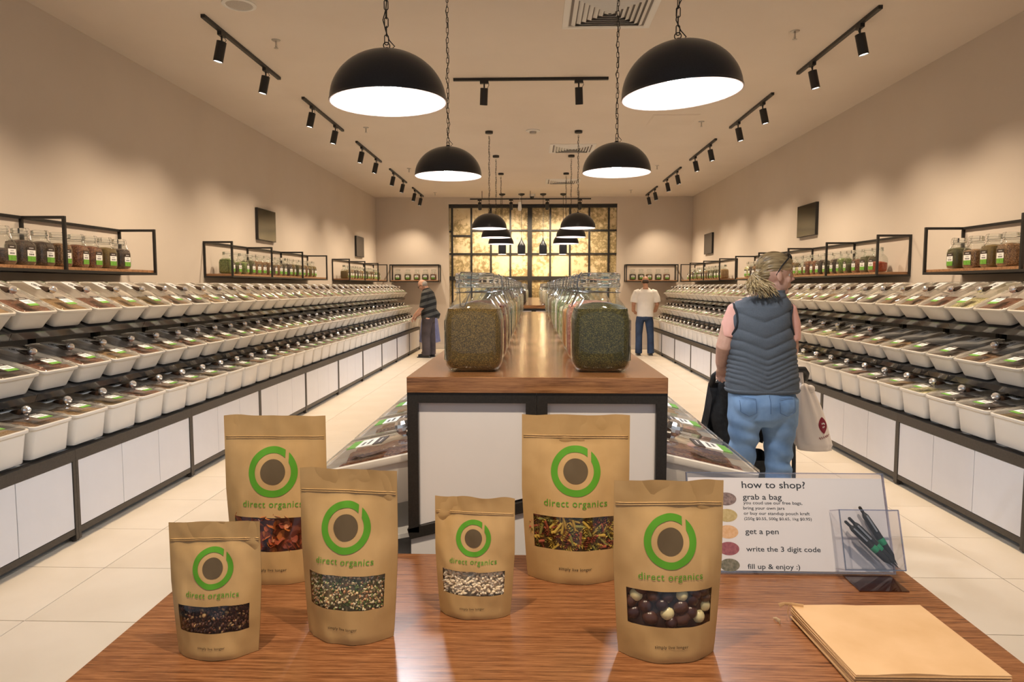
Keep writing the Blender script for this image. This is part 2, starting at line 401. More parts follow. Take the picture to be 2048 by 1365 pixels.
def label_card():
    q = MB(); w_ = .045
    def st(y0, y1, mi): q.bb(-w_, w_, y0, y1, 0, .0016, mi)
    st(-.05, -.022, 0); st(-.022, .028, 1); st(.028, .055, 2)
    for r, n in ((.012, 5), (-.004, 7)):
        for i in range(n): q.bb(-.03 + i * .0085, -.025 + i * .0085, r - .004, r + .004, .0016, .0019, 3)
    for i in range(4): q.bb(-.026 + i * .013, -.018 + i * .013, -.040, -.035, .0016, .0019, 1)
    return q.mesh('label_card', [LBROWN, LWHITE, LGREEN, INK])
CARD = label_card()
q = MB(); q.bb(-.055, .055, -.045, .045, 0, .0014, 0)
q.disc((0, .004, .0018), .024, 20, 1); q.disc((0, .004, .0021), .0185, 20, 0); q.disc((0, .004, .0024), .0125, 16, 1)
q.bb(-.055, .055, .047, .062, 0, .0014, 2)
LOGO = q.mesh('logo_card', [LGREY, INK, LWHITE])
CMESH = {}
for key in CONT:                                            # the fill lies level, so in a tilted bin it runs out towards the back
    for tl, bot in ((TA, -.185), (math.radians(12.5), -.122), (TB, -.122), (TC, -.122)):
        q = MB(); rr = random.Random(key); end = .80
        fn = lambda u, v: (u * (.150 - .03 * v), -.026 - v * .372, max(bot, -.016 - .010 * v - math.tan(tl) * .75 * .372 * max(0, v - .50) * 2 + .010 * noise.noise((u * 2.2 + len(key) * 3.1, v * 4, ord(key[0]))) + rr.uniform(-.003, .003)))
        q.grid(fn, lin(-1, 1, 10), lin(0, end, 12), 0, None, True); CMESH[key, round(tl, 3)] = q.mesh('contents', CONT[key], 180)
BK = ['brown', 'dark', 'redmix', 'tan', 'brown', 'dark', 'cumin', 'brown', 'redmix', 'brown', 'dark', 'tan', 'beans']
SHORT = {'cumin': 'khaki seeds', 'herb': 'green herb', 'redmix': 'reddish grains', 'brown': 'brown seeds', 'dark': 'dark seeds', 'orange': 'orange powder', 'pink': 'pink salt', 'red': 'red flakes', 'beans': 'mixed beans', 'white': 'cream grain', 'tan': 'tan grain', 'green': 'green peas'}
binrng = random.Random(3)
def food_bin(loc, tilt, rz, kind, label, group, key, knob=True, rich=True):
    t = thing('food_bin', label, 'bin', loc, (-tilt, 0, rz), group)
    obj('body', BODY[kind], t); obj('contents', CMESH[key, round(tilt, 3)], t)
    l = obj('lid', LIDM, t)
    if knob: ky = -.175 if kind == 'A' else -.215; obj('knob', KNOB, l, (0, ky, .019)); obj('scoop_holder', SCOOP, l, (0, ky, .019))
    obj('label_card', CARD, l, (.01 * binrng.uniform(-1, 1), -.105, .0195), (0, 0, binrng.uniform(-.06, .06)))
    obj('logo_card', LOGO, l, (.01 * binrng.uniform(-1, 1), -.335, .0195), (0, 0, binrng.uniform(-.05, .05)))
    return t
RN = ['bottom', 'middle', 'top']
for side in (-1, 1):
    fx, rz = (FL, -PI / 2) if side < 0 else (FR, PI / 2)
    wall = 'left' if side < 0 else 'right'
    yb = 4.09 if side < 0 else 4.05
    for k in range(9 + 1): gondola(side, k + 1, yb - MOD / 2 + MOD * k)
    for r, (dy, z, t, kind) in enumerate(ROWS):
        n = 0
        for i in range(NB * 10):
            y = yb - MOD + PIT * (i + .5); x = fx - side * dy
            px = pj((x, y + PIT / 2, z))[0]
            if not (-6 < px < 2054): continue
            n += 1
            key = binrng.choice(BK)
            no_knob = side > 0 and r == 1 and n in (4, 5, 6, 7)
            food_bin((x, y, z), t, rz, kind, f'white bin of {SHORT[key]}, {RN[r]} row of {wall} wall, {ordinal(n)} from the camera', f'food bins in the {RN[r]} row on the {wall} wall', key, not no_knob)

# ================================================================== clip-top jars
def ring(hw, n, z, N=28, cx=0, cy=0):
    out = []
    for j in range(N):
        a = 2 * PI * (j + .5) / N; c, s = math.cos(a), math.sin(a); r = hw / (abs(c) ** n + abs(s) ** n) ** (1 / n); out.append((cx + r * c, cy + r * s, z))
    return out
def jar_meshes(N=28):
    g = MB(); g.loft([ring(.050, 3, .0035, N), ring(.056, 4, .0, N), ring(.068, 5, .005, N), ring(.0755, 6, .016, N), ring(.079, 6, .034, N), ring(.0795, 6, .090, N), ring(.079, 6, .142, N), ring(.077, 5.5, .154, N), ring(.071, 4.5, .170, N), ring(.061, 3.2, .187, N), ring(.0525, 2.3, .199, N), ring(.0505, 2, .206, N), ring(.0505, 2, .222, N), ring(.053, 2, .224, N), ring(.053, 2, .229, N), ring(.049, 2, .2295, N)], 0, True, False)
    l = MB(); l.loft([ring(.048, 2, .2305, N), ring(.0545, 2, .231, N), ring(.0555, 2, .236, N), ring(.0545, 2, .241, N), ring(.0525, 2, .243, N), ring(.0525, 2, .250, N), ring(.0545, 2, .252, N), ring(.055, 2, .262, N), ring(.0535, 2, .268, N), ring(.045, 2, .270, N), ring(.04, 2, .267, N)], 0, True, True)
    k = MB(); k.loft([ring(.0515, 2, .2285, N), ring(.053, 2, .2298, N), ring(.0515, 2, .2312, N)], 0, False, False)
    wz = MB()                                              # wire bail and clasp on the front (-Y) side
    wz.tube([(.0555 * math.cos(a), .0555 * math.sin(a), .2155) for a in lin(0, 2 * PI, 20)[:-1]], .0011, 5, closed=True)
    for s in (-1, 1):
        wz.tube([(s * .019, -.0515, .2155), (s * .019, -.060, .2165), (s * .018, -.064, .235), (s * .018, -.060, .262), (s * .0175, -.052, .2705)], .0011, 5)
    wz.tube([(-.0175, -.052, .2705), (.0175, -.052, .2705)], .0011, 5)
    wz.tube([(-.019, -.0600, .2165), (-.016, -.0625, .218), (-.011, -.072, .196), (-.006, -.0775, .180), (0, -.0790, .1765), (.006, -.0775, .180), (.011, -.072, .196), (.016, -.0625, .218), (.019, -.0600, .2165)], .0012, 5)
    lb = MB()
    for z0_, z1_, mi in ((.030, .068, 2), (.068, .112, 1), (.112, .140, 0)): lb.grid(lambda u, v: (u * .042, -.0803 - .0004, v), [-1, 1], [z0_, z1_], mi)
    for i in range(5): lb.grid(lambda u, v: (u, -.0812, v), [-.024 + i * .0105, -.017 + i * .0105], [.076, .087], 3)
    for i in range(4): lb.grid(lambda u, v: (u, -.0812, v), [-.018 + i * .0095, -.0105 + i * .0095], [.097, .101], 3)
    for i in range(4): lb.grid(lambda u, v: (u, -.0812, v), [-.022 + i * .0115, -.0135 + i * .0115], [.124, .129], 1)
    return (g.mesh('glass_body', GLASS, 60), l.mesh('lid', GLASSL, 40), k.mesh('gasket', P('gasket', (.75, .72, .68), .5), 60), wz.mesh('wire_clip', WIRE, 60), lb.mesh('label_card', [LBROWN, LWHITE, LGREEN, INK]))
JG, JL, JK, JW, JLB = jar_meshes()
JC = {}
def jar_contents(key, top):
    if (key, top) not in JC:
        q = MB(); N = 28
        G_ = [(.050, 3, .006), (.066, 5, .010), (.0725, 6, .020), (.0755, 6, .036), (.0762, 6, .090), (.0757, 6, .142), (.0735, 5.5, .154), (.0675, 4.5, .168), (.058, 3.2, .184)]
        zt = .172 * top; S = [g_ for g_ in G_ if g_[2] < zt - .004]; e_ = S[-1]
        S += [(e_[0] * .97, e_[1], zt), (e_[0] * .72, 3, zt + .010), (e_[0] * .3, 2, zt + .016)]
        q.loft([ring(a, n, z, N) for a, n, z in S], 0, True, True)
        JC[(key, top)] = q.mesh('contents', CONT[key], 50)
    return JC[(key, top)]
def jar(loc, rz, label, group, key, top=1.0, labelled=True, small=False, clip=0.0):
    t = thing('clip_jar', label, 'jar', loc, (0, 0, rz), group)
    obj('glass_body', JG, t); obj('contents', jar_contents(key, top), t); l = obj('lid', JL, t, None, (0, 0, clip))
    if not small: obj('gasket', JK, l); obj('wire_clip', JW, l)
    if labelled: obj('label_card', JLB, t)
    return t

# ------------------------------------------------------------------ wall shelves
def shelf_unit(side, mods, label, y_end, rz, x, n_mod_len, jars, jar_label, jgroup, keys, back=False):
    """local: X along the wall, Y out; origin at the wall, under the shelf"""
    L = sum(mods); t = thing('wall_shelf', label, 'shelf', (x, y_end, 1.655), (0, 0, rz), 'black framed wall shelves')
    D, H, b = .355, .43, .022
    q = MB(); q.bb(b, L - b, .012, D - b, .018, .045); obj('shelf_board', q.mesh('shelf_board', WOODS), t)
    q = MB(); q.bb(0, L, D - b, D, 0, b); obj('front_rail', q.mesh('front_rail', STEEL), t)
    q = MB(); q.bb(0, L, .0, b, H - b, H); q.bb(0, L, 0, .012, 0, b); obj('wall_rail', q.mesh('wall_rail', STEEL), t)
    fm = MB(); fm.bb(-b / 2, b / 2, D - b, D, b, H); fm.bb(-b / 2, b / 2, b, D - b, H - b, H); fm.bb(-b / 2, b / 2, 0, b, b, H - b); fm.bb(-b / 2, b / 2, .012, D - b, 0, .018); fme = fm.mesh('cross_frame', STEEL)
    p = 0
    for i in range(len(mods) + 1):
        obj('cross_frame', fme, t, (min(max(p, b / 2), L - b / 2), 0, 0)); p += mods[i] if i < len(mods) else 0
    if back:
        q = MB(); q.bb(0, L, D - b, D, H - b, H); obj('top_rail', q.mesh('top_rail', STEEL), t)
    return t
jr = random.Random(11)
JKEYS = ['cumin', 'brown', 'dark', 'tan', 'cumin', 'herb', 'brown', 'dark', 'green', 'redmix', 'herb', 'beans', 'dark', 'brown']
def side_shelf(side, y0, mods, ys, which, first_key=None):
    wall = 'left' if side < 0 else 'right'
    L = sum(mods)
    if side < 0: shelf_unit(side, mods[::-1], f'{which} wooden shelf in black box frame on the {wall} wall', y0 + L, -PI / 2, XL + .0005, 0, 0, 0, 0, 0)
    else: shelf_unit(side, mods, f'{which} wooden shelf in black box frame on the {wall} wall', y0, PI / 2, XR - .0005, 0, 0, 0, 0, 0)
    n = 0
    for y in ys:
        x = side * (3.92 - .185); P0 = pj((x, y, 1.8))
        if not (-14 < P0[0] < 2062): continue
        n += 1
        key = (first_key if n == 1 and first_key else jr.choice(JKEYS))
        jar((x + jr.uniform(-.008, .008), y, 1.7005), (PI / 2 if side < 0 else -PI / 2) + jr.uniform(-.12, .12) + (-.0), f'jar of {SHORT[key]} on the {which} {wall}-wall shelf, {ordinal(n)} from the camera', f'jars on the {which} {wall}-wall shelf', key, jr.choice([1.0, 1.0, .85, .6]), True, y > 7)
def seq(a, b, p): return [a + p * i for i in range(int((b - a) / p) + 1)]
M3 = [1.283, 1.283, 1.284]
side_shelf(-1, 2.72, M3, seq(4.42, 6.44, .203), 'nearest')
side_shelf(-1, 8.26, M3, seq(8.50, 11.95, .203), 'middle')
side_shelf(-1, 13.6, [1.27, 1.27, 1.0], seq(13.85, 16.9, .205), 'farthest')
side_shelf(1, 2.70, M3, [5.05, 5.33, 5.62, 5.82, 6.05, 6.30], 'nearest')
side_shelf(1, 7.42, [1.283] * 4, seq(7.75, 12.3, .203), 'middle', 'red')
side_shelf(1, 13.6, [1.27, 1.27, 1.0], seq(13.85, 16.9, .205), 'farthest', 'tan')
for side in (-1, 1):
    wall = 'left' if side < 0 else 'right'
    if side < 0: x0, x1 = XL + .40, aty(878, 560, YB - .36).x
    else: x0, x1 = aty(1252, 560, YB - .36).x, XR - .40
    shelf_unit(side, [x1 - x0], f'short wooden shelf in black frame on the back wall, {wall} of the mural', YB - .0005, PI, x1, 0, 0, 0, 0, 0, True)
    for i in range(5):
        xx = (aty([796, 816, 834, 851, 867][i], 560, YB - .2).x if side < 0 else aty([1265, 1282, 1298, 1316, 1333][i], 560, YB - .2).x)
        key = ['dark', 'herb', 'brown', 'dark', 'redmix'][i]
        jar((xx, YB - .19, 1.7005), 0, f'jar of {SHORT[key]} on back-wall shelf {wall} of the mural, {ordinal(i + 1)} from left', f'jars on the {wall} back-wall shelf', key, .8, True, True)

# ------------------------------------------------------------------ dark wall screens
for side, ya, yb_, z0_, z1_, lb in ((-1, 9.86, 10.55, 2.21, 2.66, 'dark flat screen on left wall above the middle jar shelf'), (-1, 15.39, 16.08, 2.21, 2.66, 'small far dark screen on left wall near the back corner'),
                                 (1, 9.84, 10.52, 2.26, 2.71, 'dark flat screen on right wall above the middle jar shelf'), (1, 15.44, 16.14, 2.27, 2.72, 'small far dark screen on right wall near the back corner')):
    t = thing('wall_screen', lb, 'screen', (side * 3.919, (ya + yb_) / 2, z0_), (0, 0, -side * PI / 2 + PI), 'wall screens')
    hw, hh = (yb_ - ya) / 2, z1_ - z0_
    q = MB(); q.loft([rrect(hw, .02, .004, 0, 2, 0, -.02), rrect(hw, .02, .004, hh, 2, 0, -.02)]); obj('casing', q.mesh('casing', STEEL), t, (0, 0, 0), (0, 0, PI) )
    q = MB(); q.bb(-hw + .008, hw - .008, .0395, .0415, .008, hh - .008); obj('glass_panel', q.mesh('glass_panel', SCREEN), t)

# ================================================================== centre islands
def island(y0, y1, where, jl, jr_, n_bins, jar_p):
    t = thing('display_island', f'{where} island with walnut top, black steel frame and white end panels', 'island', (0.01, y0, 0))
    L = y1 - y0; b = .028; W = .335; zt = 1.317
    q = MB(); q.loft([rrect(W, L / 2, .002, zt - .040, 1, 0, L / 2), rrect(W, L / 2, .002, zt - .001, 1, 0, L / 2), rrect(W - .001, L / 2 - .001, .002, zt, 1, 0, L / 2)]); obj('wood_top', q.mesh('wood_top', WOODI), t)
    zu = zt - .040
    for e in (0, 1):
        ya, yb2 = (.004, .004 + b) if e == 0 else (L - .004 - b, L - .004)
        for s in (-1, 1):
            a, c = sorted((s * W, s * (W - b))); q = MB(); q.bb(a, c, ya, yb2, .905, zu); obj('post', q.mesh('post', STEEL), t)
            a, c = sorted((s * .0008, s * b)); q = MB(); q.bb(a, c, ya, yb2, .97, zu); obj('post', q.mesh('post', STEEL), t)
            a, c = sorted((s * b, s * (W - b))); q = MB(); q.bb(a, c, ya, yb2, zu - b, zu); obj('end_rail', q.mesh('end_rail', STEEL), t)
            q = MB(); q.bar((s * .006, (ya + yb2) / 2, .982), (s * W, (ya + yb2) / 2, .900), b, 0, (0, 1, 0)); obj('sloped_rail', q.mesh('sloped_rail', STEEL), t)
            q = MB(); yy = (ya + yb2) / 2 + .004
            A = [(s * b, 1.0 - .003), (s * (W - b), .925 - .003), (s * (W - b), zu - b), (s * b, zu - b)]
            pts = [(x, yy - .004, z) for x, z in A]; pts2 = [(x, yy + .004, z) for x, z in A]
            q.loft([pts, pts2] if s < 0 else [pts[::-1], pts2[::-1]]); obj('end_panel', q.mesh('end_panel', PANEL), t)
    for s in (-1, 1):
        a, c = sorted((s * W, s * (W - b))); q = MB(); q.bb(a, c, .034, L - .034, zu - b, zu); obj('side_rail', q.mesh('side_rail', STEEL), t)
        # sloping deck that carries the bins
        q = MB(); q.loft([[(s * x, y, z) for x, y, z in ((.02, .05, .955), (.60, .05, .835), (.60, L - .05, .835), (.02, L - .05, .955))], [(s * x, y, z - .012) for x, y, z in ((.02, .05, .955), (.60, .05, .835), (.60, L - .05, .835), (.02, L - .05, .955))]]); obj('bin_deck', q.mesh('bin_deck', BOARD), t)
        q = MB(); A = [(s * .004, .06), (s * .33, .06), (s * .33, .885), (s * .004, .966)]; pts = [(x, .012, z) for x, z in A]; pts2 = [(x, .018, z) for x, z in A]
        q.loft([pts[::-1], pts2[::-1]] if s < 0 else [pts, pts2]); obj('lower_panel', q.mesh('lower_panel', PANEL), t)
    q = MB(); q.bb(-.52, .52, .02, L - .02, .06, .80); obj('base_cabinet', q.mesh('base_cabinet', PANEL), t)
    q = MB(); q.bb(-.48, .48, .05, L - .05, 0, .06); obj('kick_board', q.mesh('kick_board', KICK), t)
    side_of = {-1: 'left', 1: 'right'}
    for s in (-1, 1):
        for i in range(n_bins):
            key = ['redmix', 'brown', 'tan', 'dark', 'redmix', 'brown', 'beans', 'tan', 'white', 'green', 'brown', 'dark'][i % 12]
            food_bin((.015 + s * .59, y0 + .035 + PIT * (i + .5), 1.053), math.radians(12.5), PI / 2 if s < 0 else -PI / 2, 'B', f'low bin of {SHORT[key]} on {side_of[s]} flank of {where} island, {ordinal(i + 1)} from camera', f'bins on the {side_of[s]} flank of the {where} island', key)
        ks = jl if s < 0 else jr_
        for i, key in enumerate(ks):
            y = y0 + .17 + jar_p * i + (0 if i == 0 else jr.uniform(-.01, .01))
            cx = -.162 if s < 0 else .186
            rz = (-PI / 2 if s < 0 else PI / 2)
            clip = (PI / 2 - .35 if s < 0 else PI) if i == 0 else PI + jr.uniform(-.4, .4)
            top = 1.0 if i < 2 else jr.choice([1.0, .95, .85])
            j = jar((cx, y, zt + .0005), rz, f'jar of {CWORD[key]} on {side_of[s]} side of {where} island, {ordinal(i + 1)} from camera', f'jars in the {side_of[s]} row on the {where} island', key, top, True, False, clip)
island(1.78, 6.45, 'near', ['cumin', 'redmix', 'brown', 'dark', 'tan', 'cumin', 'orange', 'brown', 'beans', 'dark', 'tan', 'redmix', 'white', 'brown', 'green'],
       ['herb', 'pink', 'orange', 'beans', 'green', 'white', 'green', 'beans', 'tan', 'brown', 'white', 'dark', 'beans', 'tan', 'white'], 12, .305)
island(8.62, 14.6, 'far', ['dark', 'brown', 'tan', 'redmix', 'white', 'brown', 'dark', 'beans', 'green', 'tan'], ['white', 'white', 'beans', 'tan', 'white', 'orange', 'brown', 'green', 'beans', 'tan'], 12, .42)

# ================================================================== ceiling fittings
def light(kind, name, parent, loc, energy, col, **kw):
    l = bpy.data.lights.new(name, kind); l.energy = energy; l.color = col
    for k, v in kw.items(): setattr(l, k, v)
    return obj(name, l, parent, loc)
# dome pendants -----------------------------------------------------
RD = .25
q = MB(); q.lathe([(RD + .003, -.004), (RD + .004, .0), (RD + .002, .004)] + [(RD * math.cos(a) + .001, RD * math.sin(a) * .86) for a in lin(.04, PI / 2 - .06, 16)], 48); DOMEM = q.mesh('dome_shade', DOME, 40)
q = MB(); q.lathe([(RD + .003, -.004), (RD - .002, -.004)] + [((RD - .004) * math.cos(a), (RD - .004) * math.sin(a) * .86) for a in lin(.0, PI / 2 - .02, 16)], 48); DOMEI = q.mesh('inner_lining', DOMEIN, 60)
q = MB(); q.lathe([(.001, .030), (.035, .036), (.055, .055), (.064, .085), (.058, .118), (.035, .15), (.02, .16)], 20); BULBM = q.mesh('bulb', BULB, 180)
q = MB(); q.lathe([(.021, .16), (.024, .165), (.024, .198), (.012, .209)], 16); SOCK = q.mesh('socket', RUBBER, 40)
q = MB(); q.lathe([(.016, .210), (.016, .224), (.008, .230)], 14, cap1=True); CAPM = q.mesh('cap', STEEL, 40)
q = MB(); q.lathe([(.055, 0), (.055, -.03), (.05, -.034)], 24, cap1=True); CANM = q.mesh('canopy', STEEL, 40)
LK = [(0.0085 * math.cos(a), 0, .018 * (1 if math.sin(a) > 0 else -1) * min(1, abs(math.sin(a)) * 1.0) ** .7 if False else (.0125 * (1 if a < PI else -1) + .0085 * math.sin(a))) for a in [PI * 2 * (i + .5) / 14 for i in range(14)]]
q = MB(); q.tube(LK, .0022, 6, closed=True, ref=(0, 1, 0)); LINKM = q.mesh('chain_link', STEEL, 60)
q = MB(); q.tube([(.014 * math.cos(a), 0, .014 * math.sin(a)) for a in lin(0, 2 * PI, 16)[:-1]], .0024, 6, closed=True, ref=(0, 1, 0)); RINGM = q.mesh('hanging_ring', STEEL, 60)
def pendant(x, y, z, label, tilt=0.0, near=True, seed=0):
    t = thing('dome_pendant', label, 'pendant lamp', (x, y, z), (0, 0, 0), 'black dome pendant lamps')
    sh = obj('dome_shade', DOMEM, t, None, (0, tilt, 0)); obj('inner_lining', DOMEI, sh); obj('bulb', BULBM, sh); obj('socket', SOCK, sh); obj('cap', CAPM, sh)
    rg = random.Random(seed); H = ZC - z
    topz = .224
    ox = math.sin(tilt) * .26
    obj('hanging_ring', RINGM, t, (ox, 0, topz + .014), (0, 0, rg.uniform(0, 3)))
    pitch_ = .0365; zz = topz + .014 + .024; i = 0
    if near:
        while zz < H - .05:
            obj('chain_link', LINKM, t, (ox, 0, zz), (0, 0, rg.uniform(-.3, .3) + (PI / 2 if i % 2 else 0))); zz += pitch_; i += 1
    else:
        q = MB()
        while zz < H - .05:
            a = PI / 2 if i % 2 else 0.2
            q.tube([(ox + p[0] * math.cos(a), p[0] * math.sin(a), zz + p[2]) for p in LK[::2]], .0024, 4, closed=True, ref=(0, 1, .01)); zz += pitch_; i += 1
        c = obj('chain', q.mesh('chain', STEEL, 60), t); c['kind'] = 'stuff'
    q = MB(); pts = [(ox + .02, 0, .222), (ox + .035, 0, .235), (ox + .012, 0, .26)]
    for k in range(1, 26):
        s_ = k / 26; pts.append((ox * (1 - s_) + .011 * math.cos(k * 1.1 + seed) + .004 * math.sin(k * 2.7), .008 * math.sin(k * 1.3 + seed), .26 + (H - .30) * s_))
    q.tube(pts, .0024, 5); obj('power_cable', q.mesh('power_cable', RUBBER, 60), t)
    obj('canopy', CANM, t, (0, 0, H))
    light('SPOT', 'lamp_light', t, (ox * .3, 0, .02), PEND_W, PEND_C, shadow_soft_size=.05, spot_size=math.radians(146), spot_blend=.4)
pendant(-.63, 3.1, 2.35, 'large black dome pendant hanging nearest the camera on the left', -.02, True, 1)
pendant(.625, 3.05, 2.36, 'large tilted black dome pendant hanging nearest the camera on the right', -.075, True, 2)
pendant(-.64, 5.34, 2.38, 'black dome pendant, second from the camera in the left row', 0, True, 3)
pendant(.615, 5.28, 2.39, 'black dome pendant, second from the camera in the right row', 0, True, 4)
for i, y in enumerate((10.15, 12.0, 13.85)):
    pendant(-.63, y, 2.38, f'small distant black dome pendant, {ordinal(i + 3)} from the camera in the left row', 0, False, 5 + i)
    pendant(.64, y, 2.385, f'small distant black dome pendant, {ordinal(i + 3)} from the camera in the right row', 0, False, 9 + i)
# slim cone pendants in front of the mural ---------------------------
q = MB(); q.lathe([(.095, 0), (.096, .19), (.088, .225), (.045, .29), (.018, .35), (.010, .40)], 24, cap1=True); CONEM = q.mesh('shade', DOME, 50)
q = MB(); q.lathe([(.095, 0), (.092, .004), (.09, .18), (.04, .20)], 20, cap1=True); CONEI = q.mesh('inner_lining', DOMEIN, 50)
q = MB(); q.ball((0, 0, .06), .04, 10, 8); CBULB = q.mesh('bulb', P('warm_bulb', (1, 1, 1), .5, emit=(1, .75, .4), es=12), 180)
for i, px in enumerate((1004.5, 1043, 1086, 1126)):
    p = aty(px, 509, 16.9)
    t = thing('cone_pendant', f'slim black bottle-shaped pendant before the mural, {ordinal(i + 1)} from left', 'pendant lamp', p, (0, 0, 0), 'bottle-shaped pendants before the mural')
    obj('shade', CONEM, t); obj('inner_lining', CONEI, t); obj('bulb', CBULB, t)
    q = MB(); q.tube([(0, 0, .39), (0, 0, ZC - p.z)], .005, 6); obj('cord', q.mesh('cord', RUBBER, 60), t)
    q = MB(); q.lathe([(.075, 0), (.07, -.03), (.02, -.055)], 18, (0, 0, ZC - p.z), cap1=True); obj('canopy', q.mesh('canopy', STEEL, 40), t)
    light('POINT', 'lamp_light', t, (0, 0, .02), CONE_W, CONE_C, shadow_soft_size=.04)
# track lights --------------------------------------------------------
q = MB(); q.lathe([(.030, .0), (.041, -.003), (.041, -.175), (.038, -.175)], 20, cap0=True); HEADM = q.mesh('spot_head', STEEL, 40)
q = MB(); q.lathe([(.038, -.168), (.0, -.166)], 20); q.quad([(.0379 * math.cos(a), .0379 * math.sin(a), -.167) for a in lin(0, -2 * PI, 20)[:-1]]); LENSM = q.mesh('lens', LENS)
q = MB(); q.bb(-.018, .018, -.045, .045, -.03, 0); q.tube([(0, 0, -.03), (0, 0, -.075)], .008, 8); q.tube([(0, .045, -.015), (.018, .05, -.05), (.0, .03, -.085)], .003, 5); ADPM = q.mesh('adapter', STEEL, 40)
def track(p0, p1, heads, label, group, aim, energy, sub=None, drop=0.0, cam_head=False, cone=105):
    p0, p1 = Vector(p0), Vector(p1); d = p1 - p0
    t = thing('track_light', label, 'track light', (p0 + p1) / 2, (0, 0, math.atan2(d.y, d.x) - PI / 2), group)
    L = d.length; q = MB(); q.bb(-.017, .017, -L / 2, L / 2, -.028, 0)
    if drop:
        for s in (-.4, 0, .4): q.bb(-.006, .006, s * L - .006, s * L + .006, 0, drop)
    obj('rail', q.mesh('rail', STEEL), t)
    rz = t.rotation_euler.z
    for h in heads:
        a = obj('adapter', ADPM, t, (0, (h - .5) * L, -.028))
        wp = p0 + d * h + Vector((0, 0, -.10)); dr = (Vector(aim(wp)) - wp).normalized()
        loc = Matrix.Rotation(-rz, 3, 'Z') @ dr
        qd = Vector((0, 0, -1)).rotation_difference(loc)
        hd = obj('spot_head', HEADM, t, (0, (h - .5) * L, -.10)); hd.rotation_mode = 'QUATERNION'; hd.rotation_quaternion = qd
        obj('lens', LENSM, hd)
        if energy:
            sl = light('SPOT', 'spot_light', hd, (0, 0, -.19), energy, SPOT_C, spot_size=math.radians(cone), spot_blend=1.0, shadow_soft_size=.035)
for side in (-1, 1):
    wall = 'left' if side < 0 else 'right'
    for i in range(6):  # the first on each side is added out of view, to light near bins
        y = 3.30 + 2.48 * i - (0 if side < 0 else .02); x = side * 2.70 + .02
        if i == 5: L = 1.5
        else: L = 1.72
        track((x, y, ZC), (x, y + L, ZC), (.2, .78), f'black ceiling track with two spotlights along the {wall} wall, {ordinal(i + 1)} in its line', f'track lights along the {wall} wall',
              lambda p, s=side: (p.x + s * .56, p.y, 1.2), SPOT_W)
track((-.85, 7.6, ZC), (.79, 7.6, ZC), (.2, .81), 'black ceiling track with two spotlights across the aisle over the near island', 'cross ceiling tracks', lambda p: (p.x * 1.3, p.y + .7, 1.2), SPOT_W * .8)
track((-.85, .55, ZC), (.85, .55, ZC), (.2, .8), 'added out-of-view black ceiling track with two spotlights over the front table', 'cross ceiling tracks', lambda p: (p.x * .6, 1.25, .9), SPOT_W * 1.15, cone=80)  # extra track out of view, added to light the front table
a, b = aty(940, 404, 16.4), aty(1182, 402, 16.4)
track((a.x, 16.4, 3.58), (b.x, 16.4, 3.58), (.08, .34, .64, .91), 'suspended black track with four spotlights in front of the mural', 'cross ceiling tracks', lambda p: (p.x, p.y + 1.05, 2.2), SPOT_W * .75, drop=.17, cone=110)
# diffusers, sprinklers, detectors -------------------------------------
def vent(px0, px1, yf, label, s):
    c = aty((px0 + px1) / 2, yf, 1); d = ray((px0 + px1) / 2, yf); c = atz((px0 + px1) / 2, yf, ZC)
    t = thing('air_diffuser', label, 'air vent', (c.x, c.y, ZC), (0, 0, 0), 'square ceiling air diffusers')
    q = MB(); q.loft([rrect(s, s, .004, 0, 1), rrect(s, s, .004, -.006, 1), rrect(s - .045, s - .045, .004, -.010, 1), rrect(s - .055, s - .055, .004, -.002, 1)], 0, False, False); obj('frame', q.mesh('frame', WHITEP), t)
    q = MB(); q.bb(-s + .05, s - .05, -s + .05, s - .05, -.003, -.001); obj('dark_throat', q.mesh('dark_throat', P('vent_dark', (.20, .17, .15), .8)), t)
    k = s - .075; i = 0
    while k > .03:
        q = MB(); q.loft([rrect(k, k, .004, -.004, 1), rrect(k - .028, k - .028, .004, -.022, 1), rrect(k - .031, k - .031, .004, -.022, 1), rrect(k - .003, k - .003, .004, -.004, 1)], 0, False, False); obj('louvre', q.mesh('louvre', WHITEP), t); k -= .042
vent(1130, 1310, 22, 'square louvred air diffuser in the ceiling nearest the camera', .37)
vent(1098, 1190, 297, 'square louvred air diffuser in mid ceiling beside the right pendants', .36)
vent(1088, 1163, 363, 'distant louvred air diffuser in the ceiling toward the back wall', .36)
def sprink(px, py, label):
    c = atz(px, py, ZC); t = thing('sprinkler', label, 'sprinkler', (c.x, c.y, ZC), (0, 0, 0), 'ceiling sprinkler heads')
    q = MB(); q.lathe([(.04, 0), (.036, -.008), (.014, -.012)], 18, cap1=True); obj('escutcheon', q.mesh('escutcheon', METAL, 40), t)
    q = MB(); q.lathe([(.008, -.01), (.008, -.05), (.012, -.052), (.004, -.07)], 10); q.lathe([(.02, -.070), (.02, -.073)], 14, cap0=True, cap1=True); obj('spray_head', q.mesh('spray_head', METAL, 40), t)
for px, py, lb in ((552, 80, 'nearest sprinkler head on the left of the ceiling'), (1590, 62, 'nearest sprinkler head on the right of the ceiling'), (732, 255, 'sprinkler head beside the near left dome pendant'), (1403, 243, 'sprinkler head right of the near tilted dome pendant'),
                   (818, 337, 'sprinkler head above the second left dome pendant'), (870, 385, 'farthest sprinkler head on the left near the back wall'), (1314, 331, 'sprinkler head above the far right tracks'), (1262, 380, 'farthest sprinkler head on the right near the back wall')): sprink(px, py, lb)
c = atz(1066, 261, ZC); t = thing('smoke_detector', 'small round white smoke detector between the far pendants', 'smoke detector', c)
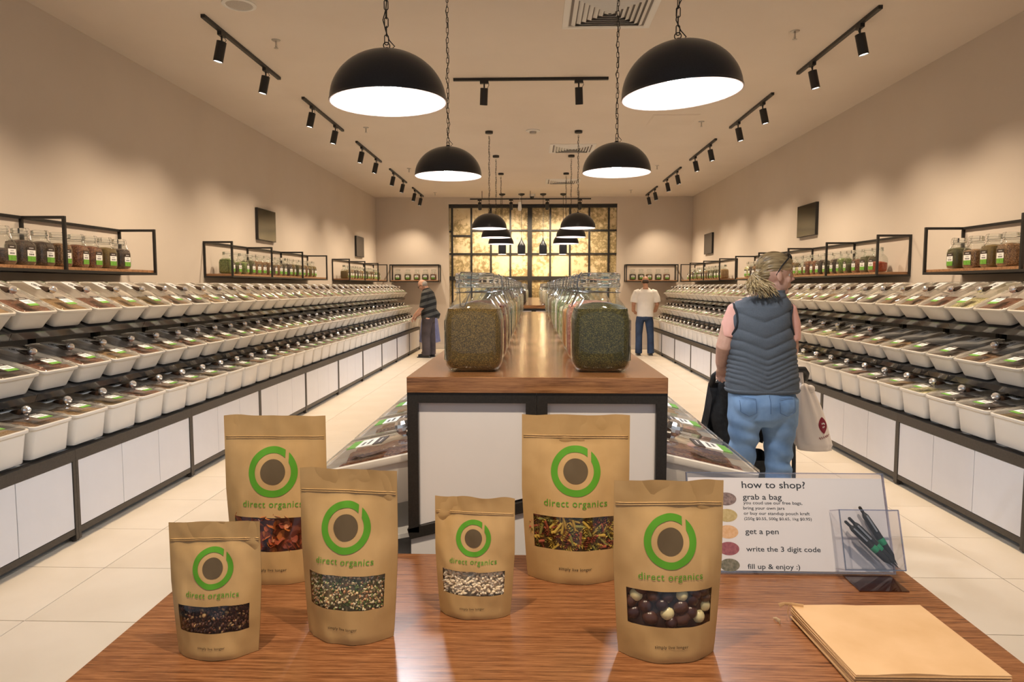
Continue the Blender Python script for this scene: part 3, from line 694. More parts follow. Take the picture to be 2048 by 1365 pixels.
q = MB(); q.lathe([(.10, 0), (.10, -.012), (.06, -.016)], 24, cap1=True); obj('base', q.mesh('base', WHITEP, 40), t); q = MB(); q.lathe([(.05, -.016), (.045, -.045), (.03, -.05)], 20, cap1=True); obj('sensor', q.mesh('sensor', METAL, 40), t)
c = atz(478, 9, ZC); t = thing('ceiling_speaker', 'round white ceiling speaker at the top left', 'speaker', c)
q = MB(); q.lathe([(.13, 0), (.13, -.006), (.105, -.010), (.10, -.004)], 32); obj('ring', q.mesh('ring', WHITEP, 40), t); q = MB(); q.lathe([(.099, -.005), (.07, -.012), (.0, -.014)], 32); obj('grille', q.mesh('grille', noisy('grille', (.30, .27, .24), (.6, .56, .5), 600, .6), 60), t)
c = atz(1345, 240, ZC); q = MB(); q.bb(-.30, .30, -.30, .30, -.004, 0); q.bb(-.285, .285, -.285, .285, -.007, -.004)
tag(obj('access_panel', q.mesh('access_panel', CEIL), None, (c.x, c.y, ZC)), 'plain square access panel flush in the ceiling near the right pendant', 'access panel')
c = aty(1064, 398, 17.0); t = thing('dome_camera', 'small white dome security camera over the middle of the mural', 'security camera', (c.x, 17.0, ZC))
q = MB(); q.lathe([(.075, 0), (.075, -.05), (.06, -.055)], 20, cap1=True); obj('housing', q.mesh('housing', WHITEP, 40), t); q = MB(); q.ball((0, 0, -.055), .052, 14, 10); obj('dark_dome', q.mesh('dark_dome', SCREEN, 180), t)
c = aty(1039.5, 422, 16.2); t = thing('white_tag', 'narrow white hanging strip beside the track before the mural', 'hanging tag', (c.x, 16.2, c.z))  # small white fitting of unknown use
q = MB(); q.loft([rrect(.03, .006, .004, 0), rrect(.045, .008, .004, .05), rrect(.03, .006, .004, .20)]); obj('strip', q.mesh('strip', P('white_strip', (.9, .9, .9), .4)), t)
q = MB(); q.tube([(0, 0, .2), (0, 0, ZC - c.z)], .003, 5); obj('string', q.mesh('string', WHITEP), t)

# ================================================================== front table
TZ = .90
t = thing('display_table', 'walnut display table in the foreground holding the kraft pouches', 'table', (.04, 1.15, 0))
q = MB(); q.loft([rrect(.81, .503, .004, TZ - .045, 2), rrect(.81, .503, .004, TZ - .0015, 2), rrect(.8085, .5015, .004, TZ, 2)]); obj('table_top', q.mesh('table_top', WOODT), t)
lm = MB(); lm.bb(-.03, .03, -.03, .03, .003, TZ - .046); lm.bb(-.034, .034, -.034, .034, 0, .003); lme = lm.mesh('leg', STEEL)
for sx in (-1, 1):
    for sy in (-1, 1): obj('leg', lme, t, (sx * .75, sy * .44, 0))
for sy in (-1, 1):
    q = MB(); q.bb(-.72, .72, sy * .44 - .02, sy * .44 + .02, TZ - .09, TZ - .046); obj('apron', q.mesh('apron', STEEL), t)

# ------------------------------------------------------------------ stand-up kraft pouches
def arc_ring(R):
    """the ring emblem, open at the upper right: a strip between two arcs"""
    n, k = 90, 5; out = []
    for i in range(n + 1):
        s = i / n; to = math.radians(61 + (411 - 61) * s); ti = math.radians(49 + (391 - 49) * s); row = []
        a = Vector((R * math.cos(to), R * math.sin(to))); b = Vector((.735 * R * math.cos(ti), .735 * R * math.sin(ti)))
        out.append([a.lerp(b, j / k) for j in range(k + 1)])
    return out
def pouch(name_label, px, py, yaw_, w_, h_, d_, kind, seed, lean=0.0):
    c = atz(px, py, TZ)
    t = thing('stand_up_pouch', name_label, 'pouch', (c.x, c.y + d_ * 1.02, TZ + .0008), (lean, 0, yaw_), 'kraft stand-up pouches on the front table')
    rg = random.Random(seed); so = Vector((seed * 3.7, seed * 1.9, seed * .7))
    def half(v): return w_ / 2 * (.885 + .115 * min(1, v / .55) ** .8)
    def bul(v):
        if v > .845: return .02 * max(0, 1 - (v - .845) / .1)
        s = 1 - v / .845; return .02 + .98 * (1 - (1 - s) ** 1.9) ** .9
    def F(u, v, off=0.0, sgn=-1):
        hw = half(v); e = max(0.0, 1 - abs(u) ** 2.3); b = bul(v)
        y = d_ * b * e * (1 if v > .03 else .93 + 2.3 * v)
        wr = noise.noise(Vector((u * 2.2, v * 3.6, 0)) + so) * .0045 * min(1, e * 3) * (1 - .5 * (v > .86)) + noise.noise(Vector((u * 5 + v * 3, v * 7, 2)) + so) * .0018 * min(1, e * 3)
        cr = .0035 * math.exp(-((abs(u) - .80 + .25 * v) / .05) ** 2) * min(1, b * 1.2) * (.3 + noise.noise((v * 5, u, seed)))
        wob = .004 * math.sin(u * 3 + seed) * max(0, (v - .5)) ** 1.2
        z = h_ * v + (.004 * noise.noise((u * 2, seed, 1)) if v > .99 else 0)
        return Vector((u * hw, sgn * (y + wr + cr + off) + wob + (.0006 * sgn), z))
    wu, w0, w1 = .80, .205, .400
    us = sorted(set(lin(-1, 1, 30) + [-wu, wu])); vv = sorted(set(lin(0, 1, 44) + [w0, w1]))
    q = MB(); q.grid(lambda u, v: F(u, v), us, vv, 0, lambda u, v: abs(u) < wu and w0 < v < w1); obj('front_sheet', q.mesh('front_sheet', KRAFT, 180), t)
    q = MB(); q.grid(lambda u, v: F(u, v, 0, 1), us, vv, 0, None, True); obj('back_sheet', q.mesh('back_sheet', KRAFT, 180), t)
    q = MB(); ub = lin(-1, 1, 30); q.v += [F(u, 0) for u in ub] + [F(u, 0, 0, 1) for u in ub]
    for i in range(30): q.face((i, 31 + i, 32 + i, i + 1))
    obj('gusset', q.mesh('gusset', KRAFT, 180), t)
    for zv in (.862, .874):
        q = MB(); q.tube([F(u, zv, .0006) for u in lin(-.97, .97, 24)], .0007 if zv < .86 else .0009, 5); obj('zip_ridge', q.mesh('zip_ridge', KRAFT, 180), t)
    q = MB(); q.grid(lambda u, v: F(u, v, -.0006), lin(-wu, wu, 16), lin(w0, w1, 8)); obj('window_film', q.mesh('window_film', FILM, 180), t)
    # what shows in the window
    W = w_ * wu; Hh = h_ * (w1 - w0)
    base = {'flakes': (.20, .04, .012), 'grains': (.30, .24, .12), 'muesli': (.045, .018, .012), 'beans': (.62, .50, .34), 'pasta': (.20, .11, .03), 'choc': (.035, .014, .010)}[kind]
    q = MB(); q.grid(lambda u, v: F(u, v, -.011 - .004 * abs(noise.noise((u * 9, v * 30, seed)))), lin(-wu - .03, wu + .03, 24), lin(w0 - .03, w1 + .03, 12)); cb = obj('contents', q.mesh('contents', P('fill_' + kind, base, .7), 180), t)
    cols = {'flakes': [(.36, .07, .015), (.27, .045, .012), (.45, .13, .03), (.20, .03, .01)], 'grains': [(.70, .58, .33), (.66, .50, .28), (.10, .16, .05), (.20, .24, .07), (.62, .33, .17), (.75, .66, .45)],
            'muesli': [(.05, .015, .01), (.09, .03, .015), (.16, .06, .03), (.45, .28, .12), (.03, .012, .01)], 'beans': [(.80, .68, .50), (.74, .61, .43), (.83, .73, .57)],
            'pasta': [(.50, .33, .05), (.32, .07, .03), (.24, .22, .05), (.56, .40, .08)], 'choc': [(.75, .66, .36), (.035, .012, .012), (.075, .03, .02), (.05, .018, .016)]}[kind]
    cm = [P(f'{kind}_{i}', c_, .28 if kind == 'choc' else .5) for i, c_ in enumerate(cols)]
    def rot(): return Euler((rg.uniform(0, 6), rg.uniform(0, 6), rg.uniform(0, 6))).to_matrix()
    if kind == 'choc':
        spots = [(-.60, .352, 0, .0125), (-.06, .268, 0, .0125), (.22, .365, 0, .0115), (.70, .285, 0, .011), (.56, .235, 0, .012), (-.66, .25, 1, .0125), (-.44, .30, 3, .013), (-.30, .355, 2, .012), (-.36, .235, 2, .0135), (-.05, .36, 3, .0125),
                 (.02, .222, 1, .011), (.18, .30, 2, .0135), (.24, .235, 2, .013), (.42, .335, 1, .0125), (.46, .375, 3, .012), (.40, .27, 3, .012), (-.52, .395, 3, .011), (.64, .375, 1, .0115), (-.16, .315, 1, .012), (-.70, .32, 2, .010), (.70, .335, 3, .010)]
        for u, v, ci, r in spots:
            p = F(u, v, -.003 - r); q = MB(); q.ball((0, 0, 0), (r, r, r * (1.0 if ci == 0 else rg.uniform(1.0, 1.35))), 16, 10, 0, rot()); obj('chocolate_ball', q.mesh('chocolate_ball', cm[ci], 180), t, p)
    else:
        q = MB(); N = {'flakes': 95, 'grains': 620, 'muesli': 330, 'beans': 330, 'pasta': 170}[kind]
        for i in range(N):
            u, v = rg.uniform(-wu, wu), rg.uniform(w0 - .01, w1 + .01); ci = rg.randrange(len(cols)); R = rot(); p = F(u, v, -.006 - rg.uniform(0, .005))
            if kind == 'flakes':
                r = rg.uniform(.008, .014); k = rg.uniform(20, 45); b = len(q.v)
                q.v.append(p + R @ Vector((0, 0, 0)))
                for j in range(8):
                    a = 2 * PI * j / 8; e = r * rg.uniform(.75, 1.1); q.v.append(p + R @ Vector((e * math.cos(a), e * math.sin(a), k * .5 * e * e * math.cos(a) ** 2)))
                for j in range(8): q.face((b, b + 1 + j, b + 1 + (j + 1) % 8), ci)
            elif kind == 'grains': r = rg.uniform(.0022, .0034); q.ball(p, (r, r * .9, r * .5), 6, 4, ci, R)
            elif kind == 'muesli':
                r = rg.uniform(.0022, .0052); q.ball(p, (r, r * rg.uniform(.5, .9), r * .5), 6, 4, ci if rg.random() < .8 else 0, R)
            elif kind == 'beans': r = rg.uniform(.0024, .0030); q.ball(p, (r, r, r * 1.9), 7, 5, ci, R)
            else:
                L_ = rg.uniform(.02, .03); tw = rg.uniform(500, 700); R = Matrix.Rotation(rg.uniform(0, 6.3), 3, 'Y') @ Matrix.Rotation(rg.uniform(-.15, .15), 3, 'X')
                if rg.random() < .2: q.tube([p + R @ Vector((0, 0, -L_ / 2)), p + R @ Vector((0, 0, L_ / 2))], .0032, 7, ci)
                else:
                    b = len(q.v); n = 14
                    for j in range(n + 1):
                        z = L_ * (j / n - .5)
                        for e in (-1, 0, 1): q.v.append(p + R @ Vector((e * .0048 * math.cos(z * tw), e * .0048 * math.sin(z * tw), z)))
                    for j in range(n):
                        for e in (0, 1): s0 = b + j * 3 + e; q.face((s0, s0 + 1, s0 + 4, s0 + 3), ci)
        o = obj({'flakes': 'fruit_flakes', 'grains': 'mixed_grains', 'muesli': 'seed_mix', 'beans': 'puffed_grains', 'pasta': 'pasta_spirals'}[kind], q.mesh(kind, cm, 180 if kind in ('grains', 'muesli', 'beans') else 50), t); o['kind'] = 'stuff'
    # printing
    R_ = .148 * h_; vc = .668
    S = lambda x, z, off=.0009: F(x / half(vc), vc + z / h_, off)
    q = MB(); rr = arc_ring(R_); b = 0; n = len(rr[0])
    for row in rr: q.v += [S(p.x, p.y) for p in row]
    for i in range(len(rr) - 1):
        for j in range(n - 1): q.face((i * n + j, (i + 1) * n + j, (i + 1) * n + j + 1, i * n + j + 1)[::-1])
    obj('ring_emblem', q.mesh('ring_emblem', PGREEN, 180), t)
    q = MB(); rd = R_ * .50; q.v.append(S(0, 0))
    for k in range(1, 5):
        for j in range(36): a = 2 * PI * j / 36; q.v.append(S(rd * k / 4 * math.cos(a), rd * k / 4 * math.sin(a)))
    for j in range(36): q.face((0, 1 + j, 1 + (j + 1) % 36))
    for k in range(3):
        for j in range(36): a0, a1 = 1 + k * 36 + j, 1 + k * 36 + (j + 1) % 36; q.face((a0, a0 + 36, a1 + 36, a1))
    obj('emblem_dot', q.mesh('emblem_dot', PBROWN, 180), t)
    for txt, v, width, mat in (('direct organics', .462, .58 * w_, PGREEN), ('simply live longer', .088, .30 * w_, INK)):
        me = text_mesh(txt, .02, 'CENTER', 0, 1.08); xs = [p.co.x for p in me.vertices]; k = width / (max(xs) - min(xs)); mid = (max(xs) + min(xs)) / 2
        for p in me.vertices: p.co = F((p.co.x - mid) * k / half(v), v + p.co.y * k / h_, .0011)
        me.materials.append(mat); obj('lettering', me, t)
    return t
pouch('small kraft pouch of dark seed mix, leftmost at the front of the table', 419, 1325, .06, .158, .236, .036, 'muesli', 1)
pouch('medium kraft pouch with green and cream grains, between the two left pouches', 689, 1293, -.10, .186, .313, .046, 'grains', 2)
pouch('large kraft pouch of red dried fruit, at the back left', 541, 1173, .03, .224, .365, .050, 'flakes', 3)
pouch('smallest kraft pouch showing white puffed grains in the table centre', 947, 1243, -.10, .160, .234, .036, 'beans', 4)
pouch('large kraft pouch of tricolour spiral pasta at the back centre', 1152, 1172, -.03, .238, .366, .050, 'pasta', 5)
pouch('medium kraft pouch with cream and brown chocolate balls, beside the sign', 1342, 1331, .03, .192, .310, .046, 'choc', 6)

# ------------------------------------------------------------------ how-to-shop sign in an acrylic stand
SY0, SY1 = 1.552, 1.627
sb = Vector((.362, SY0, TZ + .006)); sw = .4515; sup = (Vector((0, SY1, 1.112)) - Vector((0, SY0, TZ + .006))); SLEN = sup.length; sup.normalize(); snm = Vector((1, 0, 0)).cross(sup)
lean_ = math.atan2(-snm.z * 0 + (SY1 - SY0), 1.112 - TZ - .006)
sign = thing('sign_holder', 'clear acrylic table sign with how-to-shop instructions and a pen pocket', 'sign', (sb.x, sb.y, TZ + .0006), (0, 0, 0))
RS = (PI / 2 - lean_, 0, 0)
def onsign(px, py):
    d = ray(px, py); k = (sb - CO).dot(snm) / d.dot(snm); p = CO + d * k - sb; return Vector((p.x, p.dot(sup)))
q = MB(); q.bb(0, sw, 0, SLEN, -.0045, -.0030); q.bb(0, sw, 0, SLEN, .0012, .0022); obj('acrylic_sheet', q.mesh('acrylic_sheet', ACRYL), sign, (0, 0, .006), RS)
q = MB(); q.bb(.002, sw - .002, .002, SLEN - .010, -.0025, -.0015); paper = obj('printed_sheet', q.mesh('printed_sheet', PAPER), sign, (0, 0, .006), RS)
q = MB(); e = .0022; q.bb(-e, sw + e, SLEN, SLEN + e, -.005, .0024); q.bb(sw, sw + e, 0, SLEN, -.005, .0024); q.bb(-e, 0, 0, SLEN, -.005, .0024); q.bb(-e, sw + e, -e, 0, -.005, .0024); obj('acrylic_edge', q.mesh('acrylic_edge', ACEDGE), sign, (0, 0, .006), RS)
q = MB(); q.bb(.02, sw - .02, -.0, .11, .0, .003); q.bar((.2, .10, .008), (.2, .066, .17), .003, 0, (1, 0, 0), .10); obj('back_foot', q.mesh('back_foot', ACRYL), sign)
q = MB(); q.bb(.335, .440, -.085, -.004, .0, .0022); obj('front_foot', q.mesh('front_foot', clear('foot_clear', (.62, .52, .47), .04, .06, .7)), sign)
for txt, x0, x1, yb in (('how to shop?', 1484, 1611, 977), ('grab a bag', 1486, 1564, 1000), ('you coud use our free bags,', 1487, 1605, 1009.5), ('bring your own jars', 1487, 1569.5, 1020), ('or buy our standup pouch kraft', 1488, 1620, 1030.5), ('(250g $0.55, 500g $0.65, 1kg $0.95)', 1489, 1624, 1041),
                        ('get a pen', 1491, 1558, 1069), ('write the 3 digit code', 1493, 1642, 1104), ('fill up & enjoy :)', 1496, 1601, 1139)):
    a, b = onsign(x0, yb), onsign(x1, yb); me = text_mesh(txt, .02, 'LEFT', .0002); xs = [p.co.x for p in me.vertices]; k = (b.x - a.x) / (max(xs) - min(xs)); mn = min(xs)
    for p in me.vertices: p.co = (a.x + (p.co.x - mn) * k, a.y + p.co.y * k * .82, -.0013)
    me.materials.append(INK); obj('lettering', me, paper)
for (cx, cy, rx, ry, c0, c1) in ((1452, 999, 21, 13, (.16, .10, .08), (.34, .24, .20)), (1454, 1032, 21, 13, (.50, .38, .13), (.62, .50, .22)), (1456, 1065, 21, 13.5, (.72, .42, .18), (.80, .52, .27)), (1458, 1098.5, 21, 13.5, (.28, .06, .07), (.40, .11, .11)), (1460, 1131.5, 20, 13, (.12, .11, .05), (.26, .23, .14))):
    c = onsign(cx, cy); rx = (onsign(cx + rx, cy) - c).x; ry = abs((onsign(cx, cy - ry) - c).y); q = MB(); q.quad([(c.x + rx * math.cos(a), c.y + ry * math.sin(a), -.0013) for a in lin(0, 2 * PI, 28)[:-1]]); obj('food_photo', q.mesh('food_photo', noisy('food_photo', c0, c1, 160, .5)), paper)
# pen pocket on the sign
pk = thing  # (pocket is part of the sign)
p0 = onsign(1672, 1146); p1 = onsign(1772, 1030)
PX0, PX1, PZ0, PZ1, PD = p0.x, p1.x + .002, .008, .008 + (p1.y - p0.y), .052
q = MB(); th = .0016
q.bb(PX0, PX1, PZ0, PZ1, PD, PD + th); q.bb(PX0, PX0 + th, PZ0, PZ1, .003, PD); q.bb(PX1 - th, PX1, PZ0, PZ1, .003, PD); q.bb(PX0, PX1, PZ0, PZ0 + th, .003, PD); pkt = obj('pen_pocket', q.mesh('pen_pocket', ACRYL), sign, (0, 0, .006), RS)
q = MB(); r = .0011
for x in (PX0, PX1):
    q.bb(x - r, x + r, PZ0, PZ1, PD - r, PD + 2 * r); q.bb(x - r, x + r, PZ1 - r, PZ1 + r, .003, PD); q.bb(x - r, x + r, PZ0 - r, PZ0 + r, .003, PD)
q.bb(PX0, PX1, PZ1 - r, PZ1 + r, PD - r, PD + 2 * r); q.bb(PX0, PX1, PZ0 - r, PZ0 + r, PD - r, PD + 2 * r); obj('pocket_edge', q.mesh('pocket_edge', ACEDGE), pkt)
SM = Matrix.Translation(sb) @ Euler(RS).to_matrix().to_4x4()
def pen(a, b, lift, label):
    A, B = onsign(*a), onsign(*b); A3, B3 = SM @ Vector((A.x, A.y, lift[0])), SM @ Vector((B.x, B.y, lift[1])); d = B3 - A3; L = .138
    t = thing('ballpoint_pen', label, 'pen', B3, (0, 0, 0), 'black pens in the sign pocket'); t.rotation_mode = 'QUATERNION'; t.rotation_quaternion = Vector((0, 0, 1)).rotation_difference((A3 - B3).normalized())
    s = (A3 - B3).length / L
    q = MB(); q.lathe([(.0008 * s, 0), (.0022 * s, .012 * s), (.0066 * s, .022 * s), (.0072 * s, .045 * s), (.0074 * s, .082 * s), (.0066 * s, .114 * s), (.004 * s, .121 * s)], 14, cap0=True, cap1=True); obj('barrel', q.mesh('barrel', RUBBER, 40), t)
    q = MB(); q.lathe([(.0073 * s, .047 * s), (.0077 * s, .048 * s), (.0077 * s, .060 * s), (.0073 * s, .061 * s)], 14); obj('green_print', q.mesh('green_print', P('pen_green', (.02, .26, .12), .3), 40), t)
    q = MB(); q.lathe([(.0034 * s, .12 * s), (.0034 * s, .136 * s), (.001 * s, .138 * s)], 10, cap1=True); obj('push_button', q.mesh('push_button', STEEL, 40), t)
    q = MB(); q.bb(-.0017 * s, .0017 * s, -.0105 * s, -.0088 * s, .078 * s, .116 * s); q.bb(-.0017 * s, .0017 * s, -.0095 * s, -.005 * s, .110 * s, .116 * s); obj('clip', q.mesh('clip', METAL), t)
pen((1712, 1014), (1788, 1130), (.0155, .0150), 'black pen with green print standing most upright in the pocket')
pen((1686, 1036), (1784, 1135), (.028, .028), 'black pen leaning left in the pocket, in front of the others')
pen((1674, 1043), (1770, 1134), (.0405, .0405), 'black pen leaning farthest left in the clear pocket')

# ------------------------------------------------------------------ stack of flat paper bags
pc = [atz(*p, TZ + .026) for p in ((1583, 1212), (1840, 1210), (2024, 1352), (1712, 1350))]
bx = Vector((sum(p.x for p in pc) / 4, sum(p.y for p in pc) / 4, TZ))
NBAG, TH = 13, .0019
for i in range(NBAG):
    rg = random.Random(40 + i); z = .0006 + i * TH; rz = rg.uniform(-.018, .018); dx, dy = rg.uniform(-.003, .003), rg.uniform(-.003, .003)
    if i == NBAG - 1: rz = dx = dy = 0
    lab = 'topmost flat kraft paper bag of the stack at the table corner' if i == NBAG - 1 else f'flat kraft paper bag, {ordinal(NBAG - i)} from the top of the stack at the table corner'
    t = thing('paper_bag', lab, 'paper bag', bx + Vector((dx, dy, z)), (0, 0, rz), 'stacked flat kraft paper bags')
    q = MB(); N = 8
    def lay(u, v, up):
        a = pc[3].lerp(pc[2], u); b = pc[0].lerp(pc[1], u); p = a.lerp(b, v) - bx; k = (1 - abs(2 * u - 1) ** 4) * (1 - abs(2 * v - 1) ** 4)
        hgt = (.0003 + (.0010 * noise.noise((u * 2.5, v * 3, i * .05)) + .0012) * k * (.35 + .65 * i / NBAG)) if i == NBAG - 1 else 0
        if i == NBAG - 1: hgt += .0035 * max(0, 1 - 5 * abs(v - 1)) * .5 * (u < .5) + .003 * max(0, math.sin(u * 7 - 1)) * max(0, 1 - v * 6)
        return (p.x, p.y, (TH * .86 + hgt) if up else 0.0)
    cut = lambda u, v: u + v > 1.93
    q.grid(lambda u, v: lay(u, v, True), lin(0, 1, N), lin(0, 1, N)); q.grid(lambda u, v: lay(u, v, False), [0, 1], [0, 1], 0, None, True)
    for f0 in (lambda s: (s, 0), lambda s: (1, s), lambda s: (1 - s, 1), lambda s: (0, 1 - s)):
        q.grid(lambda s, k: lay(*f0(s), k > .5), lin(0, 1, N), [0, 1])
    obj('folded_sheet', q.mesh('folded_sheet', KRAFT2, 40), t)
    if i == NBAG - 1:
        q = MB(); P0 = Vector(lay(0, 1, True)); q.tube([P0 + Vector(p) for p in ((.02, -.008, .002), (.0, -.002, .003), (-.012, .004, .001), (-.022, .006, -.004))], [(.0035, .0006), (.003, .0005), (.003, .0005), (.005, .0005)], 6); q.tube([P0 + Vector(p) for p in ((-.004, .0, .002), (-.011, -.010, -.010), (-.010, -.016, -.018))], [(.003, .0005), (.003, .0006), (.002, .0004)], 6); obj('torn_strip', q.mesh('torn_strip', KRAFT2), t)
c = atz(1555, 1245, TZ); q = MB(); q.tube([(-.004, .012, .001), (-.001, .004, .004), (.003, -.006, .002), (-.001, -.012, .001)], [(.002, .0004), (.003, .0008), (.006, .0005), (.003, .0004)], 8)
tag(obj('paper_scrap', q.mesh('paper_scrap', P('pale_scrap', (.72, .58, .40), .7), 60), None, (c.x, c.y, TZ + .001)), 'small torn scrap of paper on the table left of the bag stack', 'paper scrap')

# ================================================================== people
SKIN = noisy('skin', (.60, .33, .23), (.66, .38, .27), 30, .5)
SKIN2 = noisy('skin_tan', (.42, .21, .13), (.48, .25, .16), 30, .5)
EYEW = P('eye_white', (.8, .78, .75), .3); EYED = P('iris', (.05, .04, .04), .3)
def xf(mb, M, b0=0):
    for i in range(b0, len(mb.v)): mb.v[i] = M @ mb.v[i]
def add_head(mb, M):
    b0 = len(mb.v)
    mb.ball((0, -.010, .030), (.074, .094, .086), 20, 14); mb.ball((0, .022, -.030), (.057, .066, .080), 18, 12); mb.ball((0, .056, -.088), (.030, .028, .024), 12, 8)
    mb.tube([(0, .078, .028), (0, .092, .005), (0, .104, -.016), (0, .088, -.026)], [.010, .011, .014, .010], 8)
    mb.ball((0, .086, -.048), (.022, .010, .008), 10, 6); mb.ball((0, .084, -.060), (.020, .010, .009), 10, 6)
    for s in (-1, 1):
        mb.ball((s * .078, -.004, -.004), (.011, .020, .032), 10, 8, 0, Euler((.2, 0, s * .35)).to_matrix()); mb.ball((s * .028, .070, .028), (.022, .014, .010), 8, 6); mb.ball((s * .036, .062, -.022), (.020, .018, .022), 8, 6)
    mb.tube([(0, -.028, -.05), (0, -.032, -.12), (0, -.045, -.19)], [(.054, .052), (.052, .050), (.066, .056)], 16)
    xf(mb, M, b0)
def eyes(parent, M):
    for s in (-1, 1):
        q = MB(); q.ball((s * .030, .062, .008), .0125, 10, 8, 0); q.ball((s * .030, .0695, .008), .0065, 8, 6, 1); xf(q, M); obj('eye', q.mesh('eye', [EYEW, EYED], 180), parent)
        q = MB(); q.tube([(s * .014, .080, .028), (s * .030, .080, .033), (s * .046, .070, .028)], .003, 6); xf(q, M); obj('eyebrow', q.mesh('eyebrow', P('brow', (.16, .10, .06), .8), 180), parent)
def add_hand(mb, wrist, d, palm_n, curl=.6, s=1.0):
    """palm plus four curled fingers and a thumb leaving the side of the palm"""
    d = Vector(d).normalized(); n = Vector(palm_n); n = (n - d * n.dot(d)).normalized(); x = d.cross(n); w_ = Vector(wrist)
    P_ = lambda a, b, c: w_ + x * (a * s) + d * (b * s) + n * (c * s)
    mb.tube([P_(0, -.02, 0), P_(0, .02, 0), P_(0, .06, .002), P_(0, .092, .004)], [(.026 * s, .022 * s), (.036 * s, .018 * s), (.042 * s, .016 * s), (.040 * s, .013 * s)], 12, ref=x)
    for k, L in enumerate((.068, .078, .073, .058)):
        a = -.030 + .020 * k; p = [P_(a, .085, .004)]; ang = 0.0; q_ = p[0]
        for j in range(3):
            ang += curl; sg = L * (.45, .32, .23)[j] * s; q_ = q_ + d * (sg * math.cos(ang)) + n * (sg * math.sin(ang)); p.append(q_)
        mb.tube(p, [.0098 * s, .0090 * s, .0084 * s, .007 * s], 8)
    mb.tube([P_(-.030, .025, .004), P_(-.052, .050, .012), P_(-.050, .078, .026), P_(-.036, .096, .036)], [.014 * s, .0115 * s, .010 * s, .0085 * s], 8)

# ---- woman with the pram, seen from behind, looking right ----------------
WX, WY = 1.335, 4.10
wom = thing('person', 'person in grey quilted vest and blue jeans with ponytail, pushing a pram', 'person', (WX, WY, 0))
HM = Matrix.Translation((.072, .030, 1.612)) @ Euler((-.04, .02, math.radians(-88))).to_matrix().to_4x4()
b = MB(); add_head(b, HM)
b.tube([(.045, .02, 1.53), (.02, .0, 1.48), (-.01, .0, 1.42), (0, 0, 1.25), (0, 0, 1.08), (0, 0, .95), (0, 0, .86)], [(.055, .055), (.09, .07), (.155, .095), (.15, .10), (.135, .095), (.165, .115), (.15, .10)], 20, ref=(1, 0, 0))
for s, pts in ((-1, [(-.135, 0, 1.415), (-.185, .0, 1.34), (-.222, .0, 1.20), (-.205, .09, 1.10), (-.16, .26, 1.035)]), (1, [(.115, 0, 1.415), (.148, .0, 1.34), (.165, .01, 1.18), (.18, .11, 1.09), (.20, .27, 1.035)])):
    b.tube(pts, [(.056, .056), (.052, .052), (.046, .046), (.0405, .0405), (.030, .027)], 14)
    d_ = Vector(pts[-1]) - Vector(pts[-2]); add_hand(b, pts[-1], d_, (0, .25, -1), .75, .92)
for s, x in ((-1, -.092), (1, .108)):
    b.tube([(x * .95, 0, .90), (x, .0, .72), (x * 1.05, .01, .50), (x * 1.06, -.02, .33), (x * 1.06, -.02, .08)], [(.095, .10), (.082, .085), (.058, .062), (.058, .062), (.04, .045)], 14, ref=(1, 0, 0))
    b.tube([(x * 1.06, -.05, .045), (x * 1.08, .04, .04), (x * 1.12, .15, .03)], [(.036, .032), (.042, .03), (.036, .018)], 10)
bodyo = obj('body', remesh(b, 'body', SKIN, .0048, 3), wom); eyes(wom, HM)
# tee shirt
TEE = noisy('peach_cotton', (.80, .40, .31), (.86, .47, .38), 8, .8, bmp=.1)
b = MB(); b.tube([(-.0, .0, 1.485), (-.005, 0, 1.43), (0, 0, 1.30), (0, 0, 1.0)], [(.09, .075), (.150, .10), (.158, .108), (.16, .11)], 20, ref=(1, 0, 0))
b.tube([(-.10, 0, 1.44), (-.150, 0, 1.405), (-.182, .0, 1.33), (-.192, .0, 1.255)], [(.05, .06), (.062, .068), (.058, .064), (.056, .060)], 16); b.tube([(.08, 0, 1.44), (.128, 0, 1.405), (.152, .0, 1.33), (.160, .005, 1.235)], [(.05, .06), (.064, .07), (.062, .066), (.060, .062)], 16)
obj('tee_shirt', remesh(b, 'tee_shirt', TEE, .009, 4), wom)
# quilted vest
VEST = noisy('grey_quilt', (.075, .088, .105), (.115, .130, .150), 420, .75, 2, bmp=.15)
prof = [(.940, .197, .128, .004), (.955, .203, .134, .004), (1.02, .199, .132, .003), (1.10, .190, .126, 0), (1.20, .184, .124, -.006), (1.28, .172, .126, -.018), (1.38, .168, .120, -.022), (1.43, .164, .110, -.018), (1.462, .146, .096, -.008), (1.485, .112, .086, .012), (1.500, .082, .080, .030), (1.520, .070, .074, .040), (1.5275, .066, .070, .042)]
def pf(z):
    for (a, b_) in zip(prof, prof[1:]):
        if a[0] <= z <= b_[0]:
            s = (z - a[0]) / (b_[0] - a[0]); return [a[i] + (b_[i] - a[i]) * s for i in (1, 2, 3)]
    return prof[-1][1:]
KN = [.93, .962, .99, 1.015, 1.04, 1.066, 1.096, 1.13, 1.187, 1.253, 1.344, 1.444, 1.52, 1.62]
def quilt(x, z, y):
    zc = z - .42 * abs(x + .01) * (1 if y < 0 else .6) + (0 if abs(x) < .13 else .25 * (abs(x) - .13))
    if z > 1.495: zc = 1.50 + (z - 1.495)
    for i in range(len(KN) - 1):
        if KN[i] <= zc < KN[i + 1]:
            s = (zc - KN[i]) / (KN[i + 1] - KN[i]); return (abs(math.sin(PI * s)) ** .55) * min(.010, .15 * (KN[i + 1] - KN[i]) + .0035)
    return 0.004
q = MB(); NV = 150; NA = 110; rings = []
